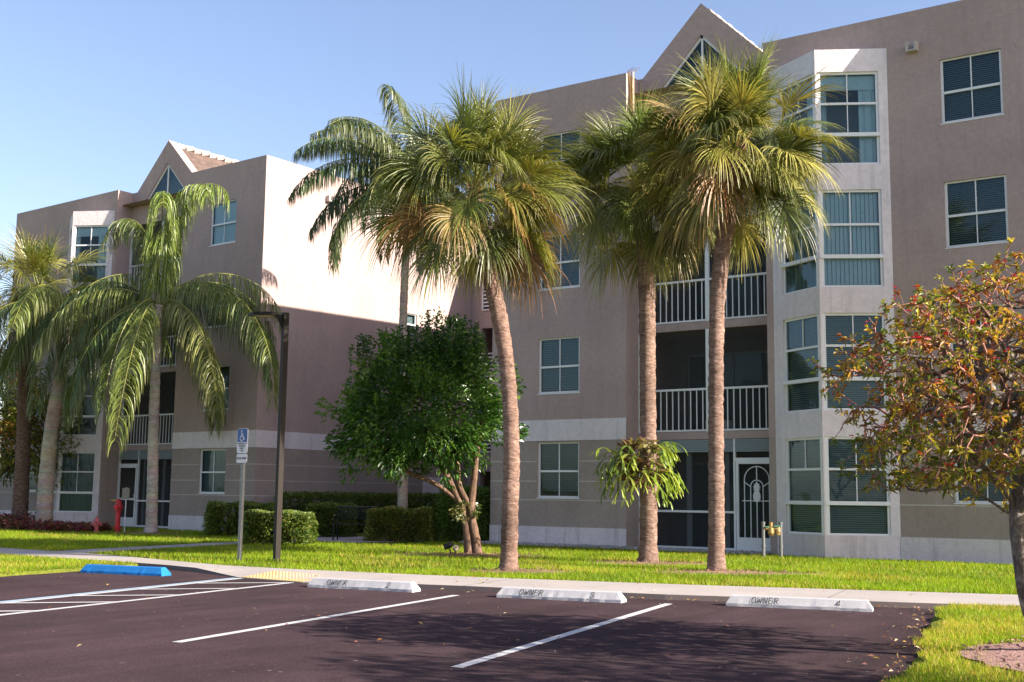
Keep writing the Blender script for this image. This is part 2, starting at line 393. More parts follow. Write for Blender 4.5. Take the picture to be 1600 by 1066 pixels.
# ------------------------------------------------------------------ buildings
UP = Vector((0, 0, 1))
def window(parent, O, d, n, wd, ht, lo_m=1, up_m=1, blind='h', lower=None, rows=2, fr=.05):
    """double-hung window: O lower left corner on the wall face, d along it, n outwards"""
    d, n = Vector(d), Vector(n); g = MB()
    def bar(x0, y0, x1, y1, z0=-.10, z1=-.045): g.frame(O, d, UP, n, (x0, y0, z0), (x1, y1, z1))
    bar(0, 0, fr, ht); bar(wd - fr, 0, wd, ht); bar(fr, 0, wd - fr, fr); bar(fr, ht - fr*.7, wd - fr, ht)
    mid = ht*.48
    bar(fr, mid - .025, wd - fr, mid + .025, -.095, -.04)
    if up_m: bar(wd*.5 - .012, mid + .025, wd*.5 + .012, ht - fr*.7, -.085, -.055)
    if lo_m: bar(wd*.5 - .010, fr, wd*.5 + .010, mid - .025, -.090, -.065)
    bar(-.02, -.02, wd + .02, 0, -.12, .012)
    fo = g.build('window', M['trim'], parent)
    g = MB(); P = lambda x, y, z: O + d*x + UP*y + n*z
    g.quad([P(fr, fr, -.078), P(wd - fr, fr, -.078), P(wd - fr, ht - fr*.7, -.078), P(fr, ht - fr*.7, -.078)])
    g.build('pane', M['glass'], fo)
    blinds(fo, P, fr, wd - fr, fr, ht - fr*.7, blind)
    return fo
def blinds(fo, P, x0, x1, y0, y1, kind):
    g = MB(); rr = random.Random(int(abs(P(0, 0, 0).x*91 + P(0, 0, 0).z*17)*10))
    if kind == 'h':
        y = y1 - .03; st = .045; bot = y0 + rr.choice([0, 0, .04, .1, .28])
        while y > bot:
            g.quad([P(x0, y - .016, -.135), P(x1, y - .016, -.135), P(x1, y + .016, -.17), P(x0, y + .016, -.17)]); y -= st
        g.build('blind', M['blind'], fo)
    elif kind == 'v':
        k = int((x1 - x0)/.085)
        for i in range(k):
            a = x0 + (x1 - x0)*i/k; b = a + .088
            g.quad([P(a, y0, -.14), P(b, y0, -.17), P(b, y1, -.17), P(a, y1, -.14)])
        g.build('blind', M['vblind'], fo)
    elif kind == 'c':
        k = int((x1 - x0)/.045)
        for i in range(k):
            a = x0 + (x1 - x0)*i/k; b = x0 + (x1 - x0)*(i + 1)/k; za = -.16 + .025*math.cos(i*2.2); zb = -.16 + .025*math.cos((i + 1)*2.2)
            g.quad([P(a, y0, za), P(b, y0, zb), P(b, y1, zb), P(a, y1, za)])
        g.build('curtain_or_lining', M['curtain_or_lining'], fo)
    elif kind == 's':       # curtains drawn to the sides, valance on top
        for xa, xb in ((x0, x0 + (x1 - x0)*.12), (x1 - (x1 - x0)*.30, x1)):
            k = 8
            for i in range(k):
                a = xa + (xb - xa)*i/k; b = xa + (xb - xa)*(i + 1)/k; za = -.17 + .03*math.cos(i*2.2); zb = -.17 + .03*math.cos((i + 1)*2.2)
                g.quad([P(a, y0, za), P(b, y0, zb), P(b, y1, zb), P(a, y1, za)])
        g.quad([P(x0, y1 - .32, -.15), P(x1, y1 - .32, -.15), P(x1, y1, -.15), P(x0, y1, -.15)])
        g.build('curtain_or_lining', M['vblind'], fo)

def wall_panel(g, O, d, n, w0, w1, z0, z1, holes, matf, depth=.14, zcuts=()):
    """front sheet of a wall with holes and their reveals"""
    O, d, n = Vector(O), Vector(d), Vector(n)
    xs = sorted(set([w0, w1] + [h[0] for h in holes] + [h[1] for h in holes])); zs = sorted(set([z0, z1] + [h[2] for h in holes] + [h[3] for h in holes] + [z for z in zcuts if z0 < z < z1]))
    P = lambda x, z, y=0.0: O + d*x + UP*z + n*y
    for a, b in zip(xs[:-1], xs[1:]):
        for c, e in zip(zs[:-1], zs[1:]):
            cx, cz = (a + b)/2, (c + e)/2
            if any(h[0] < cx < h[1] and h[2] < cz < h[3] for h in holes): continue
            g.quad([P(a, c), P(b, c), P(b, e), P(a, e)], matf(cx, cz))
    for x0, x1, y0, y1 in holes:
        mi = matf((x0 + x1)/2, (y0 + y1)/2)
        for a, b in (((x0, y0), (x1, y0)), ((x1, y0), (x1, y1)), ((x1, y1), (x0, y1)), ((x0, y1), (x0, y0))):
            g.quad([P(*a), P(*b), P(*b, -depth), P(*a, -depth)], mi)

H = 11.8
LV = [(1.29, 2.66), (3.88, 5.28), (6.53, 7.93), (9.19, 10.59)]
BV = [(.60, 2.64), (3.20, 5.26), (5.82, 7.94), (8.50, 10.57)]
def building(name, label, loc, rz, s, wA, wB, rec, bay, end, back, blindsA, blindsB, bayblind, pineapple):
    root = empty(name, loc, rz); tag(root, label, 'building')
    D = Vector((1, 0, 0)); Nn = Vector((0, -1, 0))
    X = lambda uu: s*uu
    def rng(a, b): return (min(X(a), X(b)), max(X(a), X(b)))
    MS = [M['stucco'], M['stucco_low'], M['white'], M['base']]
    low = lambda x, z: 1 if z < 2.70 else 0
    g = MB()
    # front wall, either side of the recess
    hA = [(*rng(*wA), a, b) for a, b in LV]; hB = [(*rng(*wB), a, b) for a, b in LV]
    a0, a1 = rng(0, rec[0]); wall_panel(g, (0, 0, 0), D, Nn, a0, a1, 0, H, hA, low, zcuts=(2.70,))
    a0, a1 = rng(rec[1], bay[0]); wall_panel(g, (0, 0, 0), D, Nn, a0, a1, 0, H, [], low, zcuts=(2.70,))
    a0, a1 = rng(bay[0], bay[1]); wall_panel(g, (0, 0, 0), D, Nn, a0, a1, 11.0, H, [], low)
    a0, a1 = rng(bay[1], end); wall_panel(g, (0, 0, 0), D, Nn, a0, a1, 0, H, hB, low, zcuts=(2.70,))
    # returns of the recess, sides, back, parapet and roof
    def vq(ua, ya, ub, yb, z0, z1, m=0): g.quad([(X(ua), ya, z0), (X(ub), yb, z0), (X(ub), yb, z1), (X(ua), ya, z1)], m)
    for uu in rec: vq(uu, 0, uu, 2.4, 0, 2.7, 1); vq(uu, 0, uu, 2.4, 2.7, H)
    if name.endswith('_'): pass
    vq(end, 0, end, back, 0, H); vq(0, back, end, back, 0, H)
    g2 = g
    # parapet inner faces, caps and flat roof (open over the gable)
    for ua, ub in ((0, rec[0]), (rec[1], end)):
        g.quad([(X(ua), 0, H), (X(ub), 0, H), (X(ub), .25, H), (X(ua), .25, H)]); vq(ua, .25, ub, .25, 11.2, H)
    for uu, dd in ((0, .25), (end, -.25)):
        g.quad([(X(uu), .25, H), (X(uu + dd), .25, H), (X(uu + dd), back, H), (X(uu), back, H)]); vq(uu + dd, .25, uu + dd, back, 11.2, H)
    g.quad([(X(0), back - .25, H), (X(end), back - .25, H), (X(end), back, H), (X(0), back, H)]); vq(0, back - .25, end, back - .25, 11.2, H)
    g.quad([(X(.0), .2, 11.3), (X(end), .2, 11.3), (X(end), back, 11.3), (X(0), back, 11.3)])
    return root, g, MS, X, rng, hA, hB, D, Nn, vq

def finish(root, g, MS, X, rng, hA, hB, D, Nn, vq, s, rec, bay, end, blindsA, blindsB, bayblind, pineapple):
    # gable wall above the recess, on its own set-back plane
    y2 = .6; uc = (rec[0] + rec[1])/2 - .04; hw = 1.62; tw = 1.28
    z0g = 10.6
    tri = [(uc - tw, 11.26), (uc + tw, 11.26), (uc, 12.62)]
    P2 = lambda uu, z, y=y2: (X(uu), y, z)
    G = [P2(rec[0], z0g), P2(rec[0], H), P2(uc - hw, H), P2(uc, H + hw), P2(uc + hw, H), P2(rec[1], H), P2(rec[1], z0g)]
    T = [P2(*t) for t in tri]
    # faces round the triangular hole
    g.quad([G[0], G[6], P2(rec[1], 11.26), P2(rec[0], 11.26)])
    g.quad([P2(rec[0], 11.26), T[0], P2(uc - hw, H), P2(rec[0], H)])
    g.quad([T[0], T[2], P2(uc, H + hw), P2(uc - hw, H)])
    g.quad([T[2], T[1], P2(uc + hw, H), P2(uc, H + hw)])
    g.quad([T[1], P2(rec[1], 11.26), P2(rec[1], H), P2(uc + hw, H)])
    for a, b in ((0, 1), (1, 2), (2, 0)):
        g.quad([T[a], T[b], (T[b][0], y2 + .12, T[b][2]), (T[a][0], y2 + .12, T[a][2])])
    # gable coping
    cw = .34
    for sg in (-1, 1):
        a, b = (uc + sg*hw, H), (uc, H + hw)
        g.quad([P2(*a), P2(*b), P2(*b, y2 + cw), P2(*a, y2 + cw)])
        g.quad([P2(*a, y2 + cw), P2(*b, y2 + cw), P2(b[0], b[1] - .25, y2 + cw), P2(a[0], a[1] - .25, y2 + cw)])
    g.build('wall', MS, root)
    # tiled roof behind the gable
    rb = 5.2; t = MB()
    for sg in (-1, 1):
        K = 7
        for k in range(K):
            a, b = k/K, (k + 1)/K
            L = lambda q, dz: (uc + sg*(hw + .25)*(1 - q), H - .25 + (hw + .10)*q + dz)
            p, q = L(a, 0.05), L(b, -.01)
            t.quad([P2(*p, y2 + cw), P2(*q, y2 + cw), P2(*q, rb), P2(*p, rb)]); t.quad([P2(*p, y2 + cw), P2(p[0], p[1] - .06, y2 + cw), P2(p[0], p[1] - .06, rb), P2(*p, rb)])
    ro = t.build('roof', M['tile'], root)
    t = MB(); k = 0; y = y2 + cw
    while y < rb:
        t.tube([P2(uc, H + hw - .14, y), P2(uc, H + hw - .10 + .03*(k % 2), y + .36)], [.13, .10], 8); y += .34; k += 1
    t.build('ridge_cap', M['mortar'], ro)
    t = MB()
    t.quad([P2(uc - hw - .2, H - .3, rb), P2(uc + hw + .2, H - .3, rb), P2(uc, H + hw - .2, rb)]); t.build('roof_end', M['stucco'], ro)
    # gable window
    t = MB(); mm = .05
    Pv = [Vector(q) for q in T]; nrm = Vector((0, 1, 0))
    for a, b in ((0, 1), (1, 2), (2, 0)):
        dd = (Pv[b] - Pv[a]); ln = dd.length; dd.normalize(); upv = nrm.cross(dd)
        cen = (Pv[0] + Pv[1] + Pv[2])/3
        if (cen - Pv[a]).dot(upv) < 0: upv = -upv
        t.frame(Pv[a], dd, upv, nrm, (.0, 0, .05), (ln, .06, .11))
    t.box((X(uc) - .025, y2 + .05, 11.26), (X(uc) + .025, y2 + .10, 12.55))
    fo = t.build('window', M['trim'], root)
    t = MB(); t.quad([(q[0], y2 + .08, q[2]) for q in (T if s > 0 else T[::-1])]); t.build('pane', M['glass'], fo)
    t = MB(); t.quad([(x, y2 + .5, z) for x, z in ((X(uc - 1.5), 11.0), (X(uc + 1.5), 11.0), (X(uc + 1.3), 11.8), (X(uc), 13.0), (X(uc - 1.3), 11.8))]); t.build('curtain_or_lining', M['curtain_or_lining'], fo)  # no drapery: flat dark lining added behind the gable pane to keep it dark
    # painted band, base and joints
    t = MB(); b = MB(); j = MB()
    for ua, ub in ((0, rec[0]), (bay[1], end)):
        x0, x1 = rng(ua, ub)
        t = MB(); b = MB(); j = MB(); t.box((x0, -.012, 2.70), (x1, .02, 3.22)); b.box((x0, -.018, .02), (x1, .02, .585)); t.build('band', M['white'], root); b.build('base_course', M['base'], root)
        hs = hA if ua == 0 else hB
        for z in (1.24, 1.70, 2.19):
            h = hs[0]
            if h[2] - .02 < z < h[3]:
                j.box((x0, -.004, z - .012), (h[0] - .02, .01, z + .012)); j.box((h[1] + .02, -.004, z - .012), (x1, .01, z + .012))
            else: j.box((x0, -.004, z - .012), (x1, .01, z + .012))
        j.build('joint', M['groove'], root)
    # windows of the flat walls
    for hs, bl in ((hA, blindsA), (hB, blindsB)):
        for k, h in enumerate(hs):
            window(root, Vector((h[0], 0, h[2])), D, Nn, h[1] - h[0], h[3] - h[2], blind=bl[k])
    # inner lining so the rooms are dark
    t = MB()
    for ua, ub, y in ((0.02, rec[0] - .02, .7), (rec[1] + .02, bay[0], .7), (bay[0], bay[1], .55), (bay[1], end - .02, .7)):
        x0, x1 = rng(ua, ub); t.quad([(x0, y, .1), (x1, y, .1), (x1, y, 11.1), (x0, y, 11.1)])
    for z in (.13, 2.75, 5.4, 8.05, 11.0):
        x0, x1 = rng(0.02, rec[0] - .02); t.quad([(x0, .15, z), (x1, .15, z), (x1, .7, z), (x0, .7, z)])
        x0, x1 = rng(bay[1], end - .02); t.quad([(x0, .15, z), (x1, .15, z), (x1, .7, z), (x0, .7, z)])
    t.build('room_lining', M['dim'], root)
    # the bay
    x0, x1 = rng(*bay); ap = Vector(((x0 + x1)/2, -.75, 0)); A = Vector((x0, 0, 0)); B = Vector((x1, 0, 0))
    t = MB(); fac = []
    for p, q in ((A, ap), (ap, B)):
        dd = (q - p); ln = dd.length; dd.normalize(); nn = Vector((dd.y, -dd.x, 0))
        fac.append((p, dd, nn, ln))
        a, bb = (.30, ln - .03) if p is A else (.03, ln - .19)
        wall_panel(t, p, dd, nn, 0, ln, 0, 11.08, [(a, bb, z0, z1) for z0, z1 in BV], lambda x, z: 1 if z < .59 else 0, depth=.12)
    for z in (11.08,): t.quad([(A.x, 0, z), (ap.x, ap.y, z), (B.x, 0, z)])
    bo = t.build('bay', [M['white'], M['base']], root)
    for p, dd, nn, ln in fac:
        left = p is A
        a, bb = (.30, ln - .03) if left else (.03, ln - .19)
        for k, (z0, z1) in enumerate(BV):
            kind = bayblind[k][0 if left else 1]
            O = p + dd*a + UP*z0; wd = bb - a; ht = z1 - z0; fr = .055
            g3 = MB(); P = lambda x, y, z, O=O, dd=dd, nn=nn: O + dd*x + UP*y + nn*z
            def bar(xa, ya, xb, yb, za=-.10, zb=-.04): g3.frame(O, dd, UP, nn, (xa, ya, za), (xb, yb, zb))
            wl = .09 if left else fr; wr = .09 if not left else fr
            wl, wr = (fr, .085) if left else (.085, fr)
            bar(0, 0, wl, ht, -.10, -.02 if not left else -.04); bar(wd - wr, 0, wd, ht, -.10, -.02 if left else -.04)
            bar(wl, 0, wd - wr, .04); bar(wl, ht - .05, wd - wr, ht)
            bar(0, .62, wd, .70, -.10, .015); bar(wl, 1.34, wd - wr, 1.39)
            bar(wd*.5 - .011, 1.39, wd*.5 + .011, ht - .05, -.085, -.055)
            if not left or k == 2: bar(wd*.5 - .010, .70, wd*.5 + .010, 1.34, -.09, -.065)
            fo = g3.build('window', M['trim'], root)
            g3 = MB(); g3.quad([P(wl, .04, -.078), P(wd - wr, .04, -.078), P(wd - wr, ht - .05, -.078), P(wl, ht - .05, -.078)]); g3.build('pane', M['glass'], fo)
            blinds(fo, P, wl, wd - wr, .04, ht - .05, kind)
    # recess: slabs, back wall, railings, screens
    ra, rb_ = rec; x0, x1 = rng(ra, rb_)
    SLB = [(2.70, 2.88), (5.31, 5.50), (7.67, 8.14)]
    for k, (z0, z1) in enumerate(SLB + [(10.6, 10.8)]):
        t = MB(); t.box((x0 + .003, y2 + (.003 if k == 3 else 0), z0), (x1 - .003, 2.38, z1)); t.build('balcony_slab', M['stucco'], root)
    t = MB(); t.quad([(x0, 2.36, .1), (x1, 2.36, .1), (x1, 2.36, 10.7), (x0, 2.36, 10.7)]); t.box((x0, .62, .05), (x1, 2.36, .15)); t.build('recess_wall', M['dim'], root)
    ZL = [(.15, 2.70), (2.88, 5.31), (5.50, 7.67), (8.14, 10.6)]
    uC = (ra + rb_)/2 + (.05 if s > 0 else .05)
    for k, (z0, z1) in enumerate(ZL):          # sliding doors at the back
        t = MB(); xm = x0 + .5
        for xx in (xm, xm + 1.2, xm + 2.4): t.box((xx, 2.30, z0), (xx + .06, 2.355, z0 + 2.05))
        t.box((xm, 2.30, z0 + 2.0), (xm + 2.46, 2.355, z0 + 2.06))
        so2 = t.build('sliding_door', M['greytrim'], root)
        t = MB(); t.quad([(xm, 2.33, z0), (xm + 2.4, 2.33, z0), (xm + 2.4, 2.33, z0 + 2.0), (xm, 2.33, z0 + 2.0)]); t.build('pane', M['glass'], so2)
    for k, (z0, z1) in enumerate(ZL[1:]):
        t = MB()
        t.box((x0, y2 + .01, z0), (x0 + .05, y2 + .07, z1)); t.box((x1 - .05, y2 + .01, z0), (x1, y2 + .07, z1))
        xc = X(uC); t.box((xc - .05, y2 + .005, z0), (xc + .05, y2 + .08, z1))
        zr = z0 + 1.03
        t.box((x0 + .05, y2 - .01, zr - .05), (xc - .05, y2 + .06, zr)); t.box((xc + .05, y2 - .01, zr - .05), (x1 - .05, y2 + .06, zr))
        t.box((x0 + .05, y2 + .0, z0 + .01), (xc - .05, y2 + .05, z0 + .05)); t.box((xc + .05, y2 + .0, z0 + .01), (x1 - .05, y2 + .05, z0 + .05))
        xx = x0 + .13
        while xx < x1 - .06:
            if abs(xx - xc) > .07: t.box((xx - .011, y2 + .012, z0 + .05), (xx + .011, y2 + .034, zr - .05))
            xx += .158
        ro = t.build('railing', M['trim'], root)
        t = MB(); t.quad([(x0 + .05, y2 + .075, z0), (x1 - .05, y2 + .075, z0), (x1 - .05, y2 + .075, z1), (x0 + .05, y2 + .075, z1)]); t.build('screen', M['screen'], ro)
    # screened porch on the ground floor
    z0, z1 = ZL[0]
    dsg = 1
    uD0, uD1 = rb_ - 1.06, rb_ - .30        # door stands at the bay side
    t = MB()
    def ub(ua_, ub_, za, zb, ya=.01, yb=.07): x_, y_ = rng(ua_, ub_); t.box((x_, y2 + ya, za), (y_, y2 + yb, zb))
    ub(ra, ra + .05, z0, z1); ub(uD0 - .07, uD0 - .02, z0, z1); ub(rb_ - .05, rb_, z0, z1)
    ub(ra + .05, uD0 - .07, .99, 1.04); ub(ra + .05, uD0 - .07, z0, z0 + .05); ub(uD0 - .02, rb_ - .05, 2.19, 2.26)
    fo = t.build('porch_frame', M['trim'], root)
    t = MB()
    zz = 2.40
    while zz < 2.68:
        ub(ra + .05, uD0 - .07, zz, zz + .035, .0, .05); ub(uD0 - .02, rb_ - .05, zz, zz + .035, .0, .05); zz += .042
    t.build('louvre_panel', M['louver'], fo)
    t = MB(); ub(ra + 1.23, ra + 1.36, z0, 2.40, .11, .16); ub(uD0 - .32, uD0 - .22, z0, 2.40, .11, .16); t.build('post', M['greytrim'], fo)
    t = MB(); xa, xb = rng(ra + .05, rb_ - .05); t.quad([(xa, y2 + .085, z0), (xb, y2 + .085, z0), (xb, y2 + .085, z1), (xa, y2 + .085, z1)]); t.build('screen', M['screen'], fo)
    # the porch door
    t = MB()
    def db(a, b, za, zb, ya=-.01, yb=.035): x_, y_ = rng(uD0 + a, uD0 + b); t.box((x_, y2 + ya, za), (y_, y2 + yb, zb))
    W = uD1 - uD0 + .24; W = rb_ - .06 - uD0
    db(0, .06, z0, 2.19); db(W - .06, W, z0, 2.19); db(.06, W - .06, 2.12, 2.19); db(.06, W - .06, z0, z0 + .30); 
    if not pineapple: db(.06, W - .06, 1.03, 1.10)
    do = t.build('door', M['trim'], root)
    t = MB(); t.tube([(X(uD0 + .03), y2 - .05, 1.08), (X(uD0 + .03), y2 - .05, 1.24)], .012, 6); t.build('handle', M['trim'], do)
    if pineapple:
        t = MB(); cx = X(uD0 + W/2); yy = y2 + .01; zA = 1.78
        def arc(rad, zc, zb):
            pts = [(cx - rad, yy, zb)] + [(cx + rad*math.cos(a), yy, zc + rad*math.sin(a)) for a in [math.pi - math.pi*i/16 for i in range(17)]] + [(cx + rad, yy, zb)]
            t.tube(pts, .013, 5)
        arc(.30, 1.76, z0 + .3); arc(.15, 1.60, z0 + .3)
        t.tube([(cx, yy, z0 + .3), (cx, yy, 1.30)], .013, 5); t.tube([(cx, yy, 1.75), (cx, yy, 2.06)], .013, 5)
        t.tube([(cx - .36, yy, 1.28), (cx + .36, yy, 1.28)], .013, 5)
        t.tube([(cx - .15, yy, 1.60), (cx - .29, yy, 1.70)], .012, 5); t.tube([(cx + .15, yy, 1.60), (cx + .29, yy, 1.70)], .012, 5)
        out = [(0, -.02), (.05, 0), (.085, .06), (.09, .13), (.07, .20), (.045, .25), (.09, .26), (.055, .30), (.095, .335), (.05, .35), (.07, .40), (.03, .39), (0, .46)]
        out = out + [(-a, b) for a, b in reversed(out[1:-1])]
        t.quad([(cx + a, yy - .012, 1.27 + b) for a, b in out]); t.quad([(cx + a, yy + .012, 1.27 + b) for a, b in reversed(out)])
        for k in range(len(out)):
            a, b = out[k], out[(k + 1) % len(out)]
            t.quad([(cx + a[0], yy - .012, 1.27 + a[1]), (cx + b[0], yy - .012, 1.27 + b[1]), (cx + b[0], yy + .012, 1.27 + b[1]), (cx + a[0], yy + .012, 1.27 + a[1])])
        t.build('ornament', M['trim'], do)
    # scupper box under the parapet
    return root

def scupper(root, O, d, n):
    t = MB(); O = Vector(O)
    t.frame(O, d, UP, n, (0, 0, 0), (.24, .03, .16)); t.frame(O, d, UP, n, (0, .03, 0), (.06, .2, .16)); t.frame(O, d, UP, n, (.18, .03, 0), (.24, .2, .16)); t.frame(O, d, UP, n, (.06, .03, 0), (.18, .2, .02))
    return t.build('scupper', M['soffit'], root)

# right-hand block
recR, bayR, endR = (3.97, 7.57), (7.73, 10.41), 14.1
A_ = building('apartment_building', 'four storey taupe apartment block nearest the camera, with a pineapple door under its balconies', (-17.85, 25.0, 0), 0.0, 1, (1.43, 2.65), (11.52, 12.75), recR, bayR, endR, 15.0, None, None, None, True)
g = A_[1]; vq = A_[9]; vq(0, 0, 0, 15, 0, H)
rootR = finish(*A_, 1, recR, bayR, endR, ('h', 'h', 'h', 'c'), ('h', 'h', 'h', 'h'), (('h', 'h'), ('h', 'h'), ('c', 'v'), ('s', 's')), True)
scupper(rootR, (10.86, -.001, 10.86), (1, 0, 0), (0, -1, 0))
# left-hand block, the mirror image, with its sunlit side
recL, bayL, endL = (3.97, 7.65), (7.8, 10.48), 14.05
B_ = building('apartment_building', 'four storey taupe apartment block farther off on the left, with a bright sunlit side wall', (-26.84, 25.32, 0), R_(-2.152), -1, (1.33, 2.58), (11.6, 12.8), recL, bayL, endL, 14.0, None, None, None, False)
g = B_[1]; vq = B_[9]
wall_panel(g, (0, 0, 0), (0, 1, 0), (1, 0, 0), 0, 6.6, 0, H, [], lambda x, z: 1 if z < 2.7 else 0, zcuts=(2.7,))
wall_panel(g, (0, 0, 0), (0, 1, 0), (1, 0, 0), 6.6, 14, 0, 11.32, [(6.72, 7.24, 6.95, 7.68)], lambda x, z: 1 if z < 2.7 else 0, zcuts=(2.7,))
rootL = finish(*B_, -1, recL, bayL, endL, ('c', 'n', 'n', 'v'), ('h', 'c', 'h', 'h'), (('c', 'c'), ('n', 'n'), ('c', 'c'), ('s', 's')), False)
t = MB(); b = MB(); j = MB()
t.box((-.02, -.012, 2.70), (.012, 10.4, 3.22)); b.box((-.02, -.018, .02), (.018, 10.4, .585))
for z in (1.24, 1.70, 2.19): j.box((-.01, 0, z - .012), (.004, 10.4, z + .012))
t.build('band', M['white'], rootL); b.build('base_course', M['base'], rootL); j.build('joint', M['groove'], rootL)
window(rootL, Vector((0, 6.72, 6.95)), (0, 1, 0), (1, 0, 0), .52, .73, 0, 0, 'h', fr=.04)
t = MB(); t.box((-.05, 7.75, .1), (.02, 8.85, 1.95)); t.box((-.05, 7.8, .1), (.03, 8.8, 1.9)); t.build('door', M['white'], rootL)
scupper(rootL, (.001, 2.6, 10.85), (0, 1, 0), (1, 0, 0))

# open-walkway wing that joins the two blocks at the back
wing = empty('walkway_wing', (-22.3, 35.6, 0)); tag(wing, 'shaded taupe stair wing with white railings between the two blocks', 'building')
t = MB()
holes = [(-3.6, 1.2, z0 + .12, z0 + 2.1) for z0 in (.1, 2.78, 5.42, 8.06)]
wall_panel(t, (0, 0, 0), (1, 0, 0), (0, -1, 0), -4.6, 4.5, 0, 11.4, holes, lambda x, z: 0, depth=.25)
t.quad([(-4.6, 0, 11.4), (4.5, 0, 11.4), (4.5, 5, 11.4), (-4.6, 5, 11.4)]); t.quad([(-4.6, 2.4, 0), (4.5, 2.4, 0), (4.5, 2.4, 11.4), (-4.6, 2.4, 11.4)])
for z in (2.7, 5.34, 7.98): t.quad([(-4.6, .25, z), (4.5, .25, z), (4.5, 2.4, z), (-4.6, 2.4, z)])
t.build('wall', M['stucco'], wing)
for z0 in (2.9, 5.54, 8.18):
    t = MB()
    for k in range(8): t.box((-3.6, -.05, z0 + .14*k), (1.2, -.01, z0 + .05 + .14*k))
    for x in (-3.6, -2.0, -.4, 1.15): t.box((x, -.055, z0), (x + .06, -.006, z0 + 1.04))
    t.build('railing', M['trim'], wing)

# ------------------------------------------------------------------ plants
def vary(c, rr, a=.18):
    k = 1 + rr.uniform(-a, a); return (c[0]*k*(1 + rr.uniform(-.1, .1)), c[1]*k, c[2]*k*(1 + rr.uniform(-.15, .15)))
def lerp(a, b, t): return tuple(x + (y - x)*t for x, y in zip(a, b))
def spline(pts, step):
    P = [Vector(p) for p in pts]; P = [P[0]*2 - P[1]] + P + [P[-1]*2 - P[-2]]; out = []
    for i in range(1, len(P) - 2):
        n = max(1, int((P[i + 1] - P[i]).length/step))
        for k in range(n):
            t = k/n; a, b, c, d = P[i - 1], P[i], P[i + 1], P[i + 2]
            out.append(.5*((2*b) + (c - a)*t + (2*a - 5*b + 4*c - d)*t*t + (3*b - a - 3*c + d)*t*t*t))
    out.append(P[-2]); return out
GR_FAN = [(.135, .155, .028), (.195, .195, .038), (.080, .105, .024), (.28, .25, .06)]
def fan_leaf(g, o, d, pet, R, nseg, sag, col, tip, rr, spread=108):
    d = d.normalized(); dn = Vector((0, 0, -1))
    pp = [o + d*(pet*k/5) + dn*(.16*sag*pet*(k/5)**2) for k in range(6)]
    sv = d.cross(UP); sv = sv.normalized() if sv.length > .05 else Vector((rr.uniform(-1, 1), rr.uniform(-1, 1), 0)).normalized()
    g.ribbon(pp, [.035, .028, .024, .022, .02, .018], sv, c=lerp(col, (.24, .25, .07), .6))
    e = ((pp[-1] - pp[-2]).normalized() + dn*(.55*max(0, sag - .35))).normalized(); side = e.cross(UP); side = side.normalized() if side.length > .05 else sv
    nr = side.cross(e).normalized(); h = pp[-1]
    tw = rr.uniform(-1.1, 1.1); side2 = side*math.cos(tw) + nr*math.sin(tw); nr = side2.cross(e).normalized(); side = side2
    for k in range(nseg):
        ph = R_(-spread + 2*spread*(k + .5)/nseg + rr.uniform(-2, 2)); cp = math.cos(ph)
        b = e*cp + side*math.sin(ph) + nr*(.18*abs(math.sin(ph)) + rr.uniform(-.06, .06)); b.normalize()
        L = R*(.70 + .30*cp)*rr.uniform(.8, 1.12); st = h + e*(.16*R*max(0, cp))
        wv = b.cross(nr).normalized(); wv = (wv + nr*rr.uniform(-.5, .5)).normalized()
        dr = sag*rr.uniform(.8, 1.7)
        pts = []; v = b.copy(); p = st.copy(); K = 5
        for q in range(K + 1):
            pts.append(p.copy()); v = (v + dn*(dr*.62*(q/K)**1.2)).normalized(); p += v*(L/K)
        w0 = R*.030
        c1 = vary(col, rr, .34); c2 = lerp(c1, tip, rr.uniform(.2, .9))
        g.ribbon(pts, [w0*.25, w0*.75, w0*.8, w0*.55, w0*.3, .003], wv, cols=[c1, c1, c1, lerp(c1, c2, .25), lerp(c1, c2, .65), c2])
